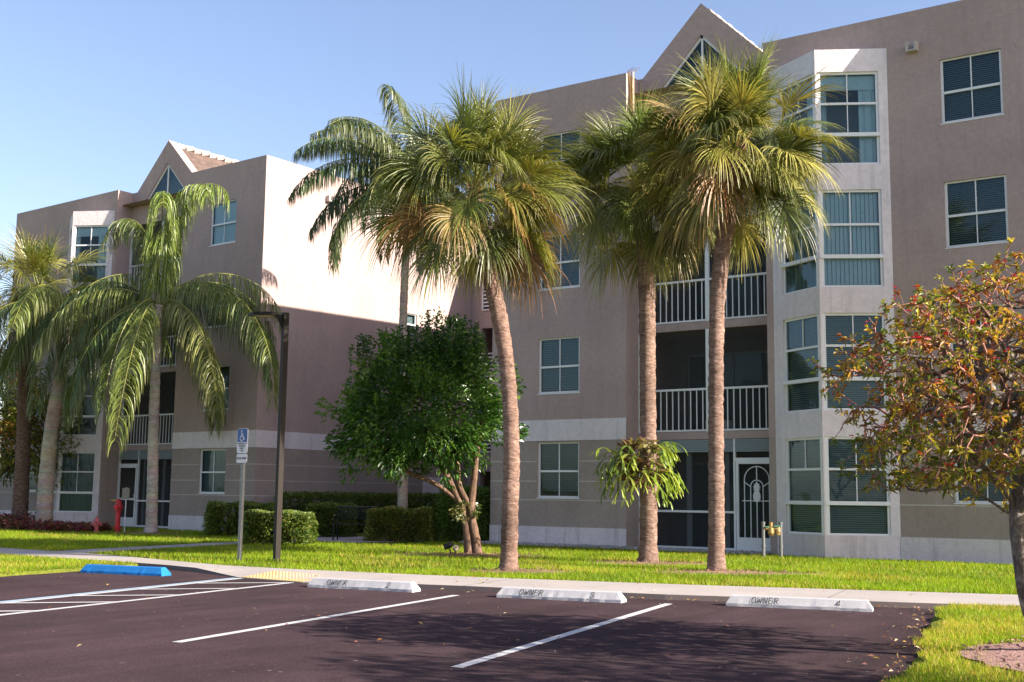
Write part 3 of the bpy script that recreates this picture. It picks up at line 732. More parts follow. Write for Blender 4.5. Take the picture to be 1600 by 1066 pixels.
def fan_palm(name, label, path, rads, cr, nleaf, seed, group, cc=None, nseg=62, brown=.12, barkc=None, extra=None, Rb=.92, pet=(.55, 1.05)):
    rr = random.Random(seed); base = Vector(path[0]); root = empty(name, (base.x, base.y, GZ)); tag(root, label, 'palm tree', group)
    off = Vector((base.x, base.y, GZ))
    pts = spline([Vector(p) - off for p in path], .07); n = len(pts)
    rad = []; cols = []
    for k in range(n):
        q = k/(n - 1); x = np.interp(q, [a for a, b in rads], [b for a, b in rads]); rad.append(x*(1 + .035*math.sin(k*2.4) + rr.uniform(-.03, .03)))
        z = pts[k].z
        cols.append(barkc(q, rr) if barkc else (1, 1, 1))
    pts[0].z -= .1
    t = MB(); t.tube(pts, rad, 16, cols=cols, jit=.05, rnd=rr); t.build('trunk', M['bark_sabal'], root, smooth=True)
    top = pts[-1]; g = MB(); ax = (pts[-1] - pts[-5]).normalized()
    # old leaf bases
    for k in range(40):
        a = rr.uniform(0, 6.28); zz = rr.uniform(-.75, .1); o = top + ax*zz + Vector((math.cos(a), math.sin(a), 0))*.12
        g.ribbon([o, o + Vector((math.cos(a)*.12, math.sin(a)*.12, .16))*rr.uniform(.7, 1.6)], [.06, .02], Vector((-math.sin(a), math.cos(a), 0)), c=vary((.30, .17, .10), rr, .3))
    for k in range(nleaf):
        q = (k + .5)/nleaf; a = k*2.39996 + rr.uniform(-.25, .25)
        el = R_(86 - 128*q**.9 + rr.uniform(-14, 14)); d = Vector((math.cos(a)*math.cos(el), math.sin(a)*math.cos(el), math.sin(el)))
        old = max(0, (q - .62)/.38)
        col = rr.choice(GR_FAN); col = lerp(col, (.12, .17, .022), .6) if q < .15 else col
        tip = (.25, .23, .07)
        if rr.random() < brown*(.25 + 5*old): col = lerp(col, rr.choice([(.34, .19, .05), (.30, .15, .07), (.26, .22, .07)]), rr.uniform(.3, .8)); tip = (.34, .14, .05)
        L = rr.uniform(*pet)*cr; sag = .35 + .9*q + rr.uniform(-.1, .2)
        fan_leaf(g, top + ax*rr.uniform(-.25, .15), d, L, Rb*cr*rr.uniform(.82, 1.1)*(.72 if q < .08 else 1), nseg, sag, vary(col, rr), tip, rr, 100 + 12*q)
    if extra: extra(g, top, rr)
    g.build('crown', M['palm'], root)
    return root

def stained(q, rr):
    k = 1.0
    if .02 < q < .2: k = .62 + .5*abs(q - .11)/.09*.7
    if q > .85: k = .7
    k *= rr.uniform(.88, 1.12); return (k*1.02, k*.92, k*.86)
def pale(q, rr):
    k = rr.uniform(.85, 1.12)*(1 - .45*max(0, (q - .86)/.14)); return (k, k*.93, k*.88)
GP = 'fan palms on the front lawn'
fan_palm('fan_palm', 'curved fan palm with an S-bent trunk, beside the dark round tree', [(-10.98, 15.91, .12), (-10.97, 15.92, 1.07), (-10.96, 15.92, 2.1), (-11.01, 15.89, 3.14), (-11.12, 15.81, 4.09), (-11.29, 15.7, 4.94), (-11.42, 15.6, 5.48), (-11.5, 15.55, 6.32)],
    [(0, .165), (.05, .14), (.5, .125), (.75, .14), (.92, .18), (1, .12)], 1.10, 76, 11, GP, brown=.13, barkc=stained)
def spear(g, top, rr):
    for k in range(7):
        p = top + Vector((-.10, -.08, .5)); d = Vector((-.03 + rr.uniform(-.03, .03), rr.uniform(-.03, .03), 1))
        g.ribbon([p, p + d*.7, p + d*1.35, p + d*1.75, p + d*1.85 + Vector((.10, .05, -.02))], [.03, .05, .042, .025, .008], Vector((math.cos(k), math.sin(k), 0)), c=vary((.36, .235, .125), rr))
fan_palm('fan_palm', 'straight fan palm carrying the staghorn fern, with a dead tan spear leaf on top', [(-10.52, 19.77, .12), (-10.51, 19.77, 1.65), (-10.52, 19.77, 3.45), (-10.53, 19.77, 4.91), (-10.55, 19.75, 5.89), (-10.61, 19.71, 6.64), (-10.64, 19.69, 7.3)],
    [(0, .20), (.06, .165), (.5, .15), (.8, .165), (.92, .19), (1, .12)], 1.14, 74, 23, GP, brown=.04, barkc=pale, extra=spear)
fan_palm('fan_palm', 'fullest fan palm of the lawn trio, standing nearest the bay windows', [(-8.52, 18.4, .12), (-8.51, 18.41, 1.63), (-8.5, 18.41, 3.24), (-8.47, 18.43, 4.56), (-8.4, 18.48, 5.45), (-8.32, 18.54, 6.12), (-8.2, 18.62, 7.3)],
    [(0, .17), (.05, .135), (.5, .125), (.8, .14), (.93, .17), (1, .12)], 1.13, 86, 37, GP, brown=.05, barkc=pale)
fan_palm('fan_palm', 'broad fan palm at the far left edge, rising from the red groundcover', [(-34.55, 22.65, .12), (-34.58, 22.62, 2.67), (-34.66, 22.57, 4.72), (-34.7, 22.55, 6.39), (-34.55, 22.65, 7.3), (-34.4, 22.75, 7.8)],
    [(0, .32), (.08, .24), (.6, .20), (1, .18)], 1.45, 52, 51, 'palms by the left block', nseg=36, brown=.16, barkc=lambda q, rr: (.75, .66, .58))

GR_FEA = [(.12, .165, .038), (.16, .195, .045), (.20, .215, .06), (.085, .125, .034)]
def frond(g, o, az, el0, L, droop, rr, col, llen=.62, n=165, pw=1.25, hang=1.35, rach=(.24, .24, .06), twist=0.0):
    p = o.copy(); h = Vector((math.cos(az), math.sin(az), 0)); sd_ = Vector((-math.sin(az), math.cos(az), 0)); pts = []; tang = []
    for k in range(n + 1):
        t = k/n; el = el0 - droop*t**pw; d = h*math.cos(el) + UP*math.sin(el) + sd_*(twist*t); d.normalize()
        pts.append(p.copy()); tang.append(d); p += d*(L/n)
    g.tube(pts[::3] + [pts[-1]], [.022*(1 - .85*k/(len(pts[::3]))) + .002 for k in range(len(pts[::3]) + 1)], 4, c=rach, caps=False)
    for k in range(int(n*.14), n + 1):
        t = k/n; ll = llen*(.45 + .55*math.sin(math.pi*min(1, .12 + .86*t)))
        for sg in (-1, 1):
            for rep in range(1):
                T = tang[k]; nr = sd_.cross(T)
                v = (sd_*sg*rr.uniform(.65, 1) + T*rr.uniform(-.05, .35) + nr*rr.uniform(-.35, .45)).normalized()
                p = pts[k] + T*rr.uniform(-.02, .02); P = [p.copy()]; l2 = ll*rr.uniform(.8, 1.12)
                for q in range(4):
                    v = (v + Vector((0, 0, -1))*hang*rr.uniform(.75, 1.25)*(.5 + .3*q)).normalized(); p = p + v*(l2/4); P.append(p.copy())
                wv = v.cross(Vector((rr.uniform(-1, 1), rr.uniform(-1, 1), .2))).normalized()
                c1 = vary(col, rr, .2); c2 = lerp(c1, (.27, .23, .11), rr.uniform(0, .6))
                g.ribbon(P, [.013, .025, .024, .016, .003], wv, cols=[c1, c1, c1, lerp(c1, c2, .4), c2])
RV = math.atan2(.5662, .8242)     # azimuth of picture-right
def feather_palm(name, label, path, rads, fronds, seed, group, llen=.62, bc=(1, 1, 1), fol=GR_FEA, fn=165, boots=True):
    rr = random.Random(seed); base = Vector(path[0]); off = Vector((base.x, base.y, GZ)); root = empty(name, off); tag(root, label, 'palm tree', group)
    pts = spline([Vector(p) - off for p in path], .09); n = len(pts)
    rad = [np.interp(k/(n - 1), [a for a, b in rads], [b for a, b in rads])*(1 + .03*math.sin(k*1.9)) for k in range(n)]
    pts[0].z -= .1
    t = MB(); t.tube(pts, rad, 14, cols=[tuple(x*rr.uniform(.85, 1.12) for x in bc) for _ in pts], jit=.03, rnd=rr); t.build('trunk', M['bark_queen'], root, smooth=True)
    g = MB(); top = pts[-1]
    if boots:
        for k in range(26):
            a = rr.uniform(0, 6.28); o = top + Vector((math.cos(a)*.12, math.sin(a)*.12, rr.uniform(-.7, .0)))
            g.ribbon([o, o + Vector((math.cos(a)*.14, math.sin(a)*.14, rr.uniform(-.3, .3)))], [.07, .02], Vector((-math.sin(a), math.cos(a), 0)), c=vary((.34, .16, .08), rr, .3))
    for fr in fronds:
        az, el, L, dr = fr[:4]; col = fr[4] if len(fr) > 4 and fr[4] else rr.choice(fol); pw = fr[5] if len(fr) > 5 else 1.25
        frond(g, top + Vector((math.cos(az)*.08, math.sin(az)*.08, rr.uniform(-.25, .1))), az, R_(el), L, R_(dr), rr, col, llen, fn, pw=pw, twist=rr.uniform(-.15, .15))
    g.build('crown', M['palm'], root); return root
rr = random.Random(3)
LIME = (.17, .235, .035)
def az(deg): return RV + R_(deg)        # 0 = picture right, 90 = away, 180 = picture left, 270 = towards the camera
feather_palm('feather_palm', 'feather palm with long drooping fronds in front of the left block', [(-28.06, 22.59, .12), (-28.09, 22.57, 1.66), (-28.13, 22.54, 3.32), (-28.15, 22.53, 4.81), (-28.16, 22.52, 6.13), (-28.19, 22.5, 6.75)],
    [(0, .22), (.05, .165), (.7, .14), (.9, .13), (1, .17)],
    [(az(10), 87, 5.2, 182, LIME, 4.2), (az(-40), 86, 5.0, 182, LIME, 4.2), (az(-75), 86, 4.7, 180, LIME, 3.6), (az(150), 84, 4.6, 170, (.11, .15, .03), 2.6), (az(18), 70, 5.0, 150, None, 1.0), (az(35), 66, 4.6, 140, None, .9), (az(6), 54, 4.6, 134, None, .75), (az(-8), 42, 4.6, 122, None, .7),
     (az(-28), 54, 6.8, 140, (.13, .17, .035), .62), (az(-42), 34, 5.0, 120, None, .5), (az(-84), 48, 5.8, 138, (.15, .19, .035), .40), (az(-100), 30, 4.6, 118, None, .42), (az(-135), 40, 4.4, 132, None, .42),
     (az(186), 56, 4.3, 134, (.14, .17, .04), .7), (az(176), 46, 3.9, 126, None, .55), (az(165), 64, 4.4, 138, None, .9), (az(150), 60, 4.6, 130, None, .9), (az(110), 40, 4.2, 120, None, .7), (az(60), 24, 4.6, 112, None, .45), (az(45), 12, 4.0, 100, None, .5), (az(210), 28, 3.9, 118, None, .42)], 61, 'palms by the left block', 1.12)
feather_palm('feather_palm', 'feather palm with a pale trunk behind the red groundcover, fronds hanging down its stem', [(-33.21, 22.61, .12), (-33.2, 22.61, 2.25), (-33.12, 22.67, 3.86), (-33.02, 22.73, 4.67), (-33.0, 22.75, 5.89), (-33.0, 22.75, 7.1)],
    [(0, .34), (.06, .25), (.4, .22), (1, .17)],
    [(az(180), 30, 3.6, 118, None, .5), (az(200), 20, 3.6, 108, None, .45), (az(-84), 30, 4.6, 120, None, .40), (az(-60), 20, 4.6, 110, None, .42), (az(-40), 24, 4.2, 112, None, .5), (az(-120), 10, 3.8, 98, None, .45), (az(0), 45, 4.4, 120, None, .8), (az(30), 60, 4.2, 120), (az(-20), 55, 4.4, 125, None, .8), (az(90), 60, 4.0, 120), (az(140), 55, 4.0, 120), (az(-140), 44, 4.0, 122, None, .6), (az(-90), 60, 4.2, 135, None, .8)], 67, 'palms by the left block', 1.05, bc=(1.05, .98, .92))
fl = []
for k in range(22):
    a = k*2.39996; e = 80 - 95*(k/22); fl.append((a + .4, e, rr.uniform(3.0, 3.7), rr.uniform(85, 120)))
fl += [(az(180), 30, 3.7, 95), (az(195), 55, 3.6, 105), (az(170), 62, 3.5, 95), (az(160), 74, 3.4, 85), (az(178), 8, 3.2, 80)]
feather_palm('feather_palm', 'tall slim feather palm beside the sunlit wall, behind the dark green tree', [(-20.22, 24.39, .12), (-20.26, 24.36, 2.55), (-20.3, 24.33, 4.25), (-20.32, 24.32, 5.97), (-20.3, 24.33, 7.37), (-20.27, 24.35, 8.78), (-20.25, 24.36, 9.9)],
    [(0, .15), (.3, .115), (1, .10)], fl, 71, 'palms by the left block', .80, bc=(.9, .86, .82), fol=[(.05, .085, .03), (.07, .11, .035), (.10, .13, .04)], boots=False)

def leafcard(g, p, d, rr, L, W, col, droop=.25):
    d = d.normalized(); sv = d.cross(UP if abs(d.z) < .9 else Vector((1, 0, 0))).normalized(); a = rr.uniform(-.9, .9); nr = sv.cross(d); sv = sv*math.cos(a) + nr*math.sin(a)
    e = p + d*L + Vector((0, 0, -droop*L)); mid = p + d*L*.5
    i = len(g.v); k2 = lerp(col, (col[0]*1.15, col[1]*1.1, col[2]), .5)
    up_ = sv.cross(d)*W*.25
    for q, c in ((p, col), (mid + sv*W*.5 + up_, k2), (e, col), (mid - sv*W*.5 + up_, col)): g.v.append(tuple(q)); g.c.append(c)
    g.f.append((i, i + 1, i + 2)); g.m.append(0); g.f.append((i, i + 2, i + 3)); g.m.append(0)
def ballvec(rr):
    while True:
        v = Vector((rr.uniform(-1, 1), rr.uniform(-1, 1), rr.uniform(-1, 1)))
        if .1 < v.length <= 1: return v
def crown_mass(g, cen, ax, nclump, per, rr, cols, L=.085, W=.04, crad=.26, inner=.6, flat=-.75, shell=.72):
    """clumps of leaves through an ellipsoid, denser at its rim"""
    for k in range(nclump):
        v = ballvec(rr).normalized(); q = rr.uniform(shell, 1.0) if rr.random() < .8 else rr.uniform(inner, .8)
        if v.z < flat: v.z = flat*rr.uniform(.6, 1)
        lump = 1 + .17*math.sin(v.x*5 + 1.3) * math.cos(v.y*4.3 + v.z*3) + .08*math.sin(v.z*8 + v.x*7)
        c = cen + Vector((v.x*ax[0], v.y*ax[1], v.z*ax[2]))*q*lump
        base = rr.choice(cols); out = (Vector((v.x, v.y, v.z + .35))).normalized()
        for j in range(per):
            o = ballvec(rr)*crad; d = (out + ballvec(rr)*.9 + o*1.2).normalized()
            leafcard(g, c + o, d, rr, L*rr.uniform(.7, 1.25), W*rr.uniform(.7, 1.2), vary(base, rr, .25))
# dark glossy tree in the middle
root = empty('broadleaf_tree', (-14.56, 19.79, GZ)); off = Vector((-14.56, 19.79, GZ)); tag(root, 'dense dark green round tree on two stems in front of the hedges', 'tree')
rr = random.Random(8); t = MB()
def limb(t, pts, r0, r1, n=9, cols=None, jit=.06):
    P = spline([Vector(p) - off for p in pts], .08); N = len(P); t.tube(P, [r0 + (r1 - r0)*(k/(N - 1))**.7 for k in range(N)], n, jit=jit, rnd=rr, c=(1, 1, 1))
limb(t, [(-14.60, 19.74, .02), (-14.64, 19.72, .5), (-14.72, 19.68, 1.0), (-14.93, 19.53, 1.55), (-15.2, 19.3, 2.2), (-15.5, 19.1, 3.0)], .105, .04)
limb(t, [(-14.44, 19.86, .02), (-14.52, 19.8, .55), (-14.58, 19.76, 1.0), (-14.56, 19.8, 1.6), (-14.5, 19.85, 2.4), (-14.4, 19.95, 3.3)], .115, .035)
limb(t, [(-14.78, 19.64, 1.2), (-15.2, 19.35, 1.55), (-15.75, 18.95, 1.85), (-16.2, 18.7, 2.4)], .06, .03)
limb(t, [(-14.6, 19.75, 1.1), (-14.78, 19.62, 1.5), (-14.85, 19.6, 2.0), (-15.0, 19.5, 3.0)], .07, .03)
limb(t, [(-14.95, 19.5, 1.6), (-15.3, 19.6, 2.0), (-15.7, 19.7, 2.6)], .05, .03)
t.build('trunk', M['bark_tree'], root, smooth=True)
DK = [(.042, .105, .018), (.028, .072, .014), (.068, .145, .024), (.052, .12, .019), (.10, .175, .03)]
g = MB(); cen = Vector((-15.45, 19.16, 3.05)) - off
R3 = Vector((.8242, .5662, 0))
crown_mass(g, cen, (1.64, 1.62, 1.5), 215, 44, rr, DK, .135, .066, .25, .35, -.82)
crown_mass(g, cen + R3*.75 + Vector((0, 0, .1)), (1.12, 1.2, 1.35), 95, 44, rr, DK, .13, .064, .23, .5, -.8)
crown_mass(g, cen - R3*.75 + Vector((0, 0, -.35)), (1.0, 1.1, 1.05), 80, 44, rr, DK, .13, .064, .23, .5, -.8)
crown_mass(g, cen + R3*.55 + Vector((0, 0, 1.25)), (.55, .6, .75), 46, 34, rr, DK, .11, .052, .2, .4, -.9)
for k in range(95):          # upright shoots on top
    a = rr.uniform(0, 6.28); q = math.sqrt(rr.random())*1.5; b = cen + Vector((math.cos(a)*q, math.sin(a)*q, 1.1 - .28*q*q*.6)) ; hgt = rr.uniform(.35, .75)
    if 0 < (b - cen).dot(R3) < 1.25: hgt += rr.uniform(.0, .45)
    for j in range(int(hgt*75)):
        z = hgt*rr.random(); leafcard(g, b + Vector((rr.uniform(-.03, .03), rr.uniform(-.03, .03), z)), Vector((rr.uniform(-1, 1), rr.uniform(-1, 1), .7)), rr, .10*rr.uniform(.7, 1.1), .045, vary(rr.choice([(.03, .075, .014), (.05, .10, .018)]), rr, .25))
g.build('crown', M['gloss'], root)
g = MB()
crown_mass(g, Vector((-14.66, 19.70, 1.02)) - off, (.26, .26, .16), 14, 22, rr, [(.09, .12, .03), (.06, .1, .025), (.16, .15, .05)], .09, .045, .1)
g.build('sprout', M['gloss'], root)

# red-flowered tree at the right edge: branches grown out to a cloud of twig tips
root = empty('flowering_tree', (-2.0, 10.4, GZ)); off = Vector((-2.0, 10.4, GZ)); tag(root, 'small crooked grey tree with orange leaves and red flowers at the right edge', 'tree')
rr = random.Random(14); nodes = []; par = []; dep = []
def chain(pts, p0):
    for q in spline([Vector(p) - off for p in pts], .09)[(0 if p0 < 0 else 1):]:
        nodes.append(q); par.append(p0); p0 = len(nodes) - 1
    return p0
n0 = chain([(-1.95, 10.43, .02), (-2.0, 10.40, .25), (-2.07, 10.35, .45), (-2.10, 10.33, .64), (-2.12, 10.31, .94), (-2.13, 10.31, 1.2)], -1)
n1 = chain([(-2.15, 10.30, 1.2), (-2.34, 10.17, 1.36), (-2.5, 10.05, 1.45), (-2.66, 9.95, 1.42), (-2.85, 9.82, 1.42), (-2.9, 9.79, 1.6), (-2.86, 9.81, 1.81), (-2.96, 9.74, 2.01), (-3.1, 9.6, 2.1)], n0)
n2 = chain([(-2.15, 10.30, 1.2), (-2.10, 10.4, 1.6), (-2.2, 10.5, 1.95), (-2.35, 10.4, 2.3), (-2.4, 10.35, 2.6)], n0)
n3 = chain([(-2.15, 10.30, 1.2), (-1.9, 10.3, 1.5), (-1.6, 10.5, 1.8), (-1.35, 10.7, 2.2)], n0)
n4 = chain([(-2.13, 10.33, 1.3), (-2.3, 10.0, 1.6), (-2.45, 9.6, 1.9), (-2.55, 9.4, 2.2)], n0)
n5 = chain([(-2.12, 10.36, 1.35), (-1.9, 10.8, 1.7), (-1.8, 11.2, 2.0)], n0)
cen = Vector((-1.92, 10.45, 2.22)) - off; tips = []
for k in range(5600):
    v = ballvec(rr).normalized(); q = rr.uniform(.22, 1.0)**.6
    if v.z < -.82: v.z = -.82*rr.random()
    bump_ = 1 + .16*math.sin(v.x*6 + .5)*math.cos(v.y*5 + 1) + .08*math.sin(v.z*9)
    tips.append(cen + Vector((v.x*1.60, v.y*1.62, v.z*1.12))*q*bump_)
tips.sort(key=lambda p: (p - cen).length + rr.uniform(-.15, .15)); tl = []
for p in tips:
    A = np.array([tuple(x) for x in nodes]); dd = np.linalg.norm(A - np.array(tuple(p)), axis=1) + .12*np.maximum(0, np.linalg.norm(A - np.array(tuple(cen)), axis=1) - (p - cen).length)
    i = int(np.argmin(dd)); a = nodes[i]; L = (p - a).length
    mid = (a + p)/2 + ballvec(rr)*L*.13; ks = spline([a, mid, p], max(.05, L/6)); p0 = i
    for q in ks[1:]: nodes.append(q); par.append(p0); p0 = len(nodes) - 1
    tl.append(p0)
wt = [0]*len(nodes)
for i in tl:
    while i >= 0: wt[i] += 1; i = par[i]
rad = [.0030*max(1, x)**.43 for x in wt]
rad = [min(.064, x) for x in rad]
kids = {}
for i, p in enumerate(par): kids.setdefault(p, []).append(i)
t = MB(); start = [(0, -1)]
while start:
    i, fr = start.pop(); ch = [fr] if fr >= 0 else []
    while True:
        ch.append(i); ks = kids.get(i, [])
        if not ks: break
        ks = sorted(ks, key=lambda q: -wt[q])
        for o in ks[1:]: start.append((o, i))
        i = ks[0]
    if len(ch) > 1:
        rads = [rad[q] for q in ch]
        if ch[0] == fr and len(ch) > 1: rads[0] = rads[1]
        big = max(rads) > .018
        cs = [(1, 1, 1) if x > .012 else (2.3, 1.35, 1.2) for x in rads]
        t.tube([nodes[q] for q in ch], rads, 10 if max(rads) > .05 else (7 if big else 4), caps=False, cols=cs, jit=.07 if big else 0, rnd=rr)
t.build('trunk', M['bark_grey'], root, smooth=True)
g = MB(); fl = MB(); LC = [(.46, .28, .035), (.42, .33, .035), (.24, .23, .03), (.13, .17, .024), (.42, .18, .03), (.30, .10, .03), (.18, .20, .028)]
for i in tl:
    p = nodes[i]; d0 = (p - nodes[par[i]]).normalized(); far = (p - cen).length
    hi = p.z - cen.z
    if rr.random() < (.22 if far > 1.0 else .84): continue
    base = rr.choice(LC if hi > -.35 else LC[2:4] + LC[1:2])
    for k in range(rr.randint(5, 9)):
        d = (d0*.5 + ballvec(rr)*1.1 + Vector((0, 0, .25))).normalized(); leafcard(g, p - d0*rr.uniform(0, .07), d, rr, rr.uniform(.045, .085), rr.uniform(.015, .024), vary(base, rr, .3), .3)
    if rr.random() < .17 and far > .75:
        st = p + Vector((0, 0, .04))
        for c_ in range(rr.randint(2, 4)):
            fc = st + ballvec(rr)*.022; col = vary((.50, .012, .035), rr, .25)
            for k in range(5):
                a = k*1.2566 + rr.random(); leafcard(fl, fc, Vector((math.cos(a), math.sin(a), .4)), rr, .017, .013, col, 0)
g.build('crown', M['leaf'], root); fl.build('blossoms', M['petal'], root)

# leafy tree behind the far-left palms
root = empty('broadleaf_tree', (-37.9, 23.3, GZ)); off = Vector((-36.5, 24.3, GZ)); tag(root, 'leafy tree with green and orange foliage behind the far left palms', 'tree')
rr = random.Random(21); t = MB()
limb(t, [(-36.6, 24.3, .02), (-36.8, 24.2, .9), (-37.2, 24.0, 1.8), (-36.9, 24.2, 3.0)], .17, .07); limb(t, [(-36.6, 24.3, .6), (-36.2, 24.5, 1.5), (-35.4, 24.9, 2.4), (-34.8, 25.3, 3.3)], .1, .04)
t.build('trunk', M['bark_tree'], root, smooth=True)
g = MB(); CR = [(.08, .13, .022), (.055, .095, .02), (.22, .22, .03), (.15, .19, .028), (.34, .16, .04), (.05, .085, .02)]
crown_mass(g, Vector((-36.6, 24.2, 3.9)) - off, (2.3, 2.0, 2.2), 260, 42, rr, CR, .14, .07, .42, .3, -.9)
crown_mass(g, Vector((-34.9, 25.2, 3.6)) - off, (1.15, 1.2, 2.0), 90, 40, rr, [(.16, .18, .022), (.11, .15, .02), (.2, .2, .03)], .13, .065, .36, .3, -.9)
g.build('crown', M['leaf'], root)

# tree outside the right edge, whose shade falls across the bays
root = empty('broadleaf_tree', (4.2, 8.8, GZ)); off = Vector((3.4, 11.0, GZ)); tag(root, 'spreading tree just beyond the right edge that shades the parking bays', 'tree')
rr = random.Random(55); t = MB()
limb(t, [(3.4, 11.0, .02), (3.35, 10.95, .9), (3.5, 11.0, 1.9), (3.3, 10.9, 3.2)], .14, .05); limb(t, [(3.4, 11.0, 1.4), (2.7, 10.7, 2.3), (2.2, 10.4, 3.2)], .08, .03); limb(t, [(3.45, 11.0, 1.6), (4.3, 11.2, 2.5), (4.8, 11.6, 3.4)], .08, .03)
t.build('trunk', M['bark_tree'], root, smooth=True)
g = MB(); crown_mass(g, Vector((3.4, 10.9, 3.5)) - off, (2.8, 1.35, 1.3), 230, 38, rr, DK, .12, .055, .34, .3, -.9); g.build('crown', M['leaf'], root)

# clipped hedges
FH = Vector((-.5676, .8233, 0)); RH = Vector((.8233, .5676, 0))
def fm(x, y, w_, d_):
    p = Vector((x, y, 0)); return [tuple((p + RH*a + FH*b)[:2]) for a, b in ((-w_/2, 0), (w_/2, 0), (w_/2, d_), (-w_/2, d_))]
def hedge(label, corners, h, seed, cols, z0=.12, n=2600, L=.055):
    rr = random.Random(seed); P = [Vector((x, y, 0)) for x, y in corners]; c0 = (P[0] + P[1] + P[2] + P[3])/4
    root = empty('hedge', (c0.x, c0.y, GZ)); tag(root, label, 'hedge', 'clipped hedges round the seat'); g = MB()
    q = [(p - c0) for p in P]; ins = [p - p.normalized()*.60 for p in q]
    K = 6
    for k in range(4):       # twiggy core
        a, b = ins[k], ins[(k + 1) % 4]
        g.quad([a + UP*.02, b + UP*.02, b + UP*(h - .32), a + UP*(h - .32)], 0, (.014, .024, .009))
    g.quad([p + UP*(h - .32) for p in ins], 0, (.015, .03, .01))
    areas = [(q[k], q[(k + 1) % 4]) for k in range(4)]; per = [(b - a).length*h for a, b in areas]; topA = (q[1] - q[0]).length*(q[2] - q[1]).length; tot = sum(per) + topA
    for j in range(int(n*2.7)):
        x = rr.random()*tot; acc = 0; k = 0
        for k in range(5):
            acc += per[k] if k < 4 else topA
            if x <= acc: break
        if k < 4:
            a, b = areas[k]; e = (b - a).normalized(); nn = Vector((e.y, -e.x, 0)); s = rr.random(); z = rr.random()**.85
            p = a + (b - a)*s + UP*(h*z); bul = .035*math.sin(s*9 + seed) + .03*math.sin(z*7 + s*13)
            p = p + nn*(bul + rr.uniform(-.22, .05)) - nn*(.10*z**6); d = nn + ballvec(rr)*.9 + UP*.5
        else:
            s, v = rr.random(), rr.random(); p = (q[0]*(1 - s) + q[1]*s)*(1 - v) + (q[3]*(1 - s) + q[2]*s)*v + UP*(h + .03*math.sin(s*11 + seed) + rr.uniform(-.10, .04)); d = UP + ballvec(rr)*.9
        leafcard(g, p, d, rr, L*rr.uniform(.9, 1.75), L*.72, vary(rr.choice(cols), rr, .4))
    g.build('foliage', M['leaf'], root); return root
HG = [(.10, .165, .03), (.07, .125, .023), (.14, .19, .036), (.20, .215, .045)]; HY = HG + [(.17, .14, .03), (.2, .17, .04)]
hedge('low clipped hedge block right behind the lamp post and parking sign', fm(-20.4, 19.94, 1.42, 1.3), .70, 1, HG, n=5200, L=.06)
hedge('clipped hedge block behind and left of the parking sign, by the left block corner', fm(-24.9, 22.95, 1.75, 1.2), .86, 2, HG, n=4600, L=.065)
hedge('clipped hedge left of the black garden seat', fm(-23.0, 24.5, 1.2, 1.2), .86, 3, HG, n=4200, L=.06)
hedge('yellowish clipped hedge right of the black garden seat', fm(-19.68, 23.6, 1.62, 1.3), .80, 4, HY, n=5000, L=.06)
hedge('long dark hedge along the foot of the sunlit side wall', [(-26.2, 25.6), (-25.4, 26.0), (-25.0, 34.3), (-26.3, 34.3)], 1.15, 5, HG, n=6500, L=.075)
hedge('tall dark hedge against the corner of the nearest block', [(-18.9, 24.2), (-17.95, 24.75), (-18.1, 26.6), (-19.7, 26.2)], 1.35, 6, HG[:2], n=4800, L=.06)

# staghorn fern on the second palm
root = empty('staghorn_fern', (-10.64, 19.69, 1.65)); tag(root, 'large staghorn fern with forked green fronds growing round a palm trunk', 'fern'); rr = random.Random(31)
t = MB()
for k in range(300):
    a = rr.uniform(0, 6.28); z = rr.uniform(-.15, .72); q = .19 + .20*math.sin(math.pi*min(1, max(0, (z + .18)/.95)))*rr.uniform(.5, 1.1); o = Vector((math.cos(a)*q, math.sin(a)*q, z)); d = (Vector((math.cos(a)*.4, math.sin(a)*.4, rr.uniform(-.6, 1))) + ballvec(rr)*.5).normalized()
    sv = (Vector((-math.sin(a), math.cos(a), 0)) + ballvec(rr)*.5).normalized(); L = rr.uniform(.07, .15); col = vary(rr.choice([(.20, .11, .075), (.32, .21, .16), (.14, .075, .05), (.13, .12, .05), (.24, .2, .09)]), rr, .3)
    cup = Vector((math.cos(a), math.sin(a), 0))
    t.ribbon([o - d*L*.4, o, o + d*L*.5 + cup*.03, o + d*L + cup*.08], [L*.4, L*.9, L*.8, L*.2], sv, c=col)
t.build('shield_fronds', M['leaf'], root)
t = MB()
def antler(p, d, L, wd, gen, col):
    pts = [p.copy()]; v = d.copy()
    for k in range(4): v = (v + Vector((0, 0, -.16 - .05*k))).normalized(); p = p + v*(L/4); pts.append(p.copy())
    sv = v.cross(UP); sv = sv.normalized() if sv.length > .05 else Vector((1, 0, 0)); sv = (sv + ballvec(rr)*.4).normalized()
    t.ribbon(pts, [wd*.6, wd*.8, wd*.9, wd*1.1, wd*(1.2 if gen else .35)], sv, cols=[vary(col, rr, .12) for _ in pts])
    if gen:
        for sg in (-1, 1): antler(p, (v + sv*sg*rr.uniform(.45, .8) + ballvec(rr)*.2).normalized(), L*rr.uniform(.5, .75), wd*.7, gen - 1, col)
for k in range(84):
    a = rr.uniform(0, 6.28); z = rr.uniform(-.08, .66); o = Vector((math.cos(a)*.27, math.sin(a)*.27, z)); el = rr.uniform(-.3, 1.15)
    antler(o, Vector((math.cos(a)*math.cos(el), math.sin(a)*math.cos(el), math.sin(el))), rr.uniform(.26, .46), .055, 2, rr.choice([(.22, .30, .035), (.15, .23, .03), (.28, .33, .05), (.10, .16, .03)]))
t.build('antler_fronds', M['leaf'], root)

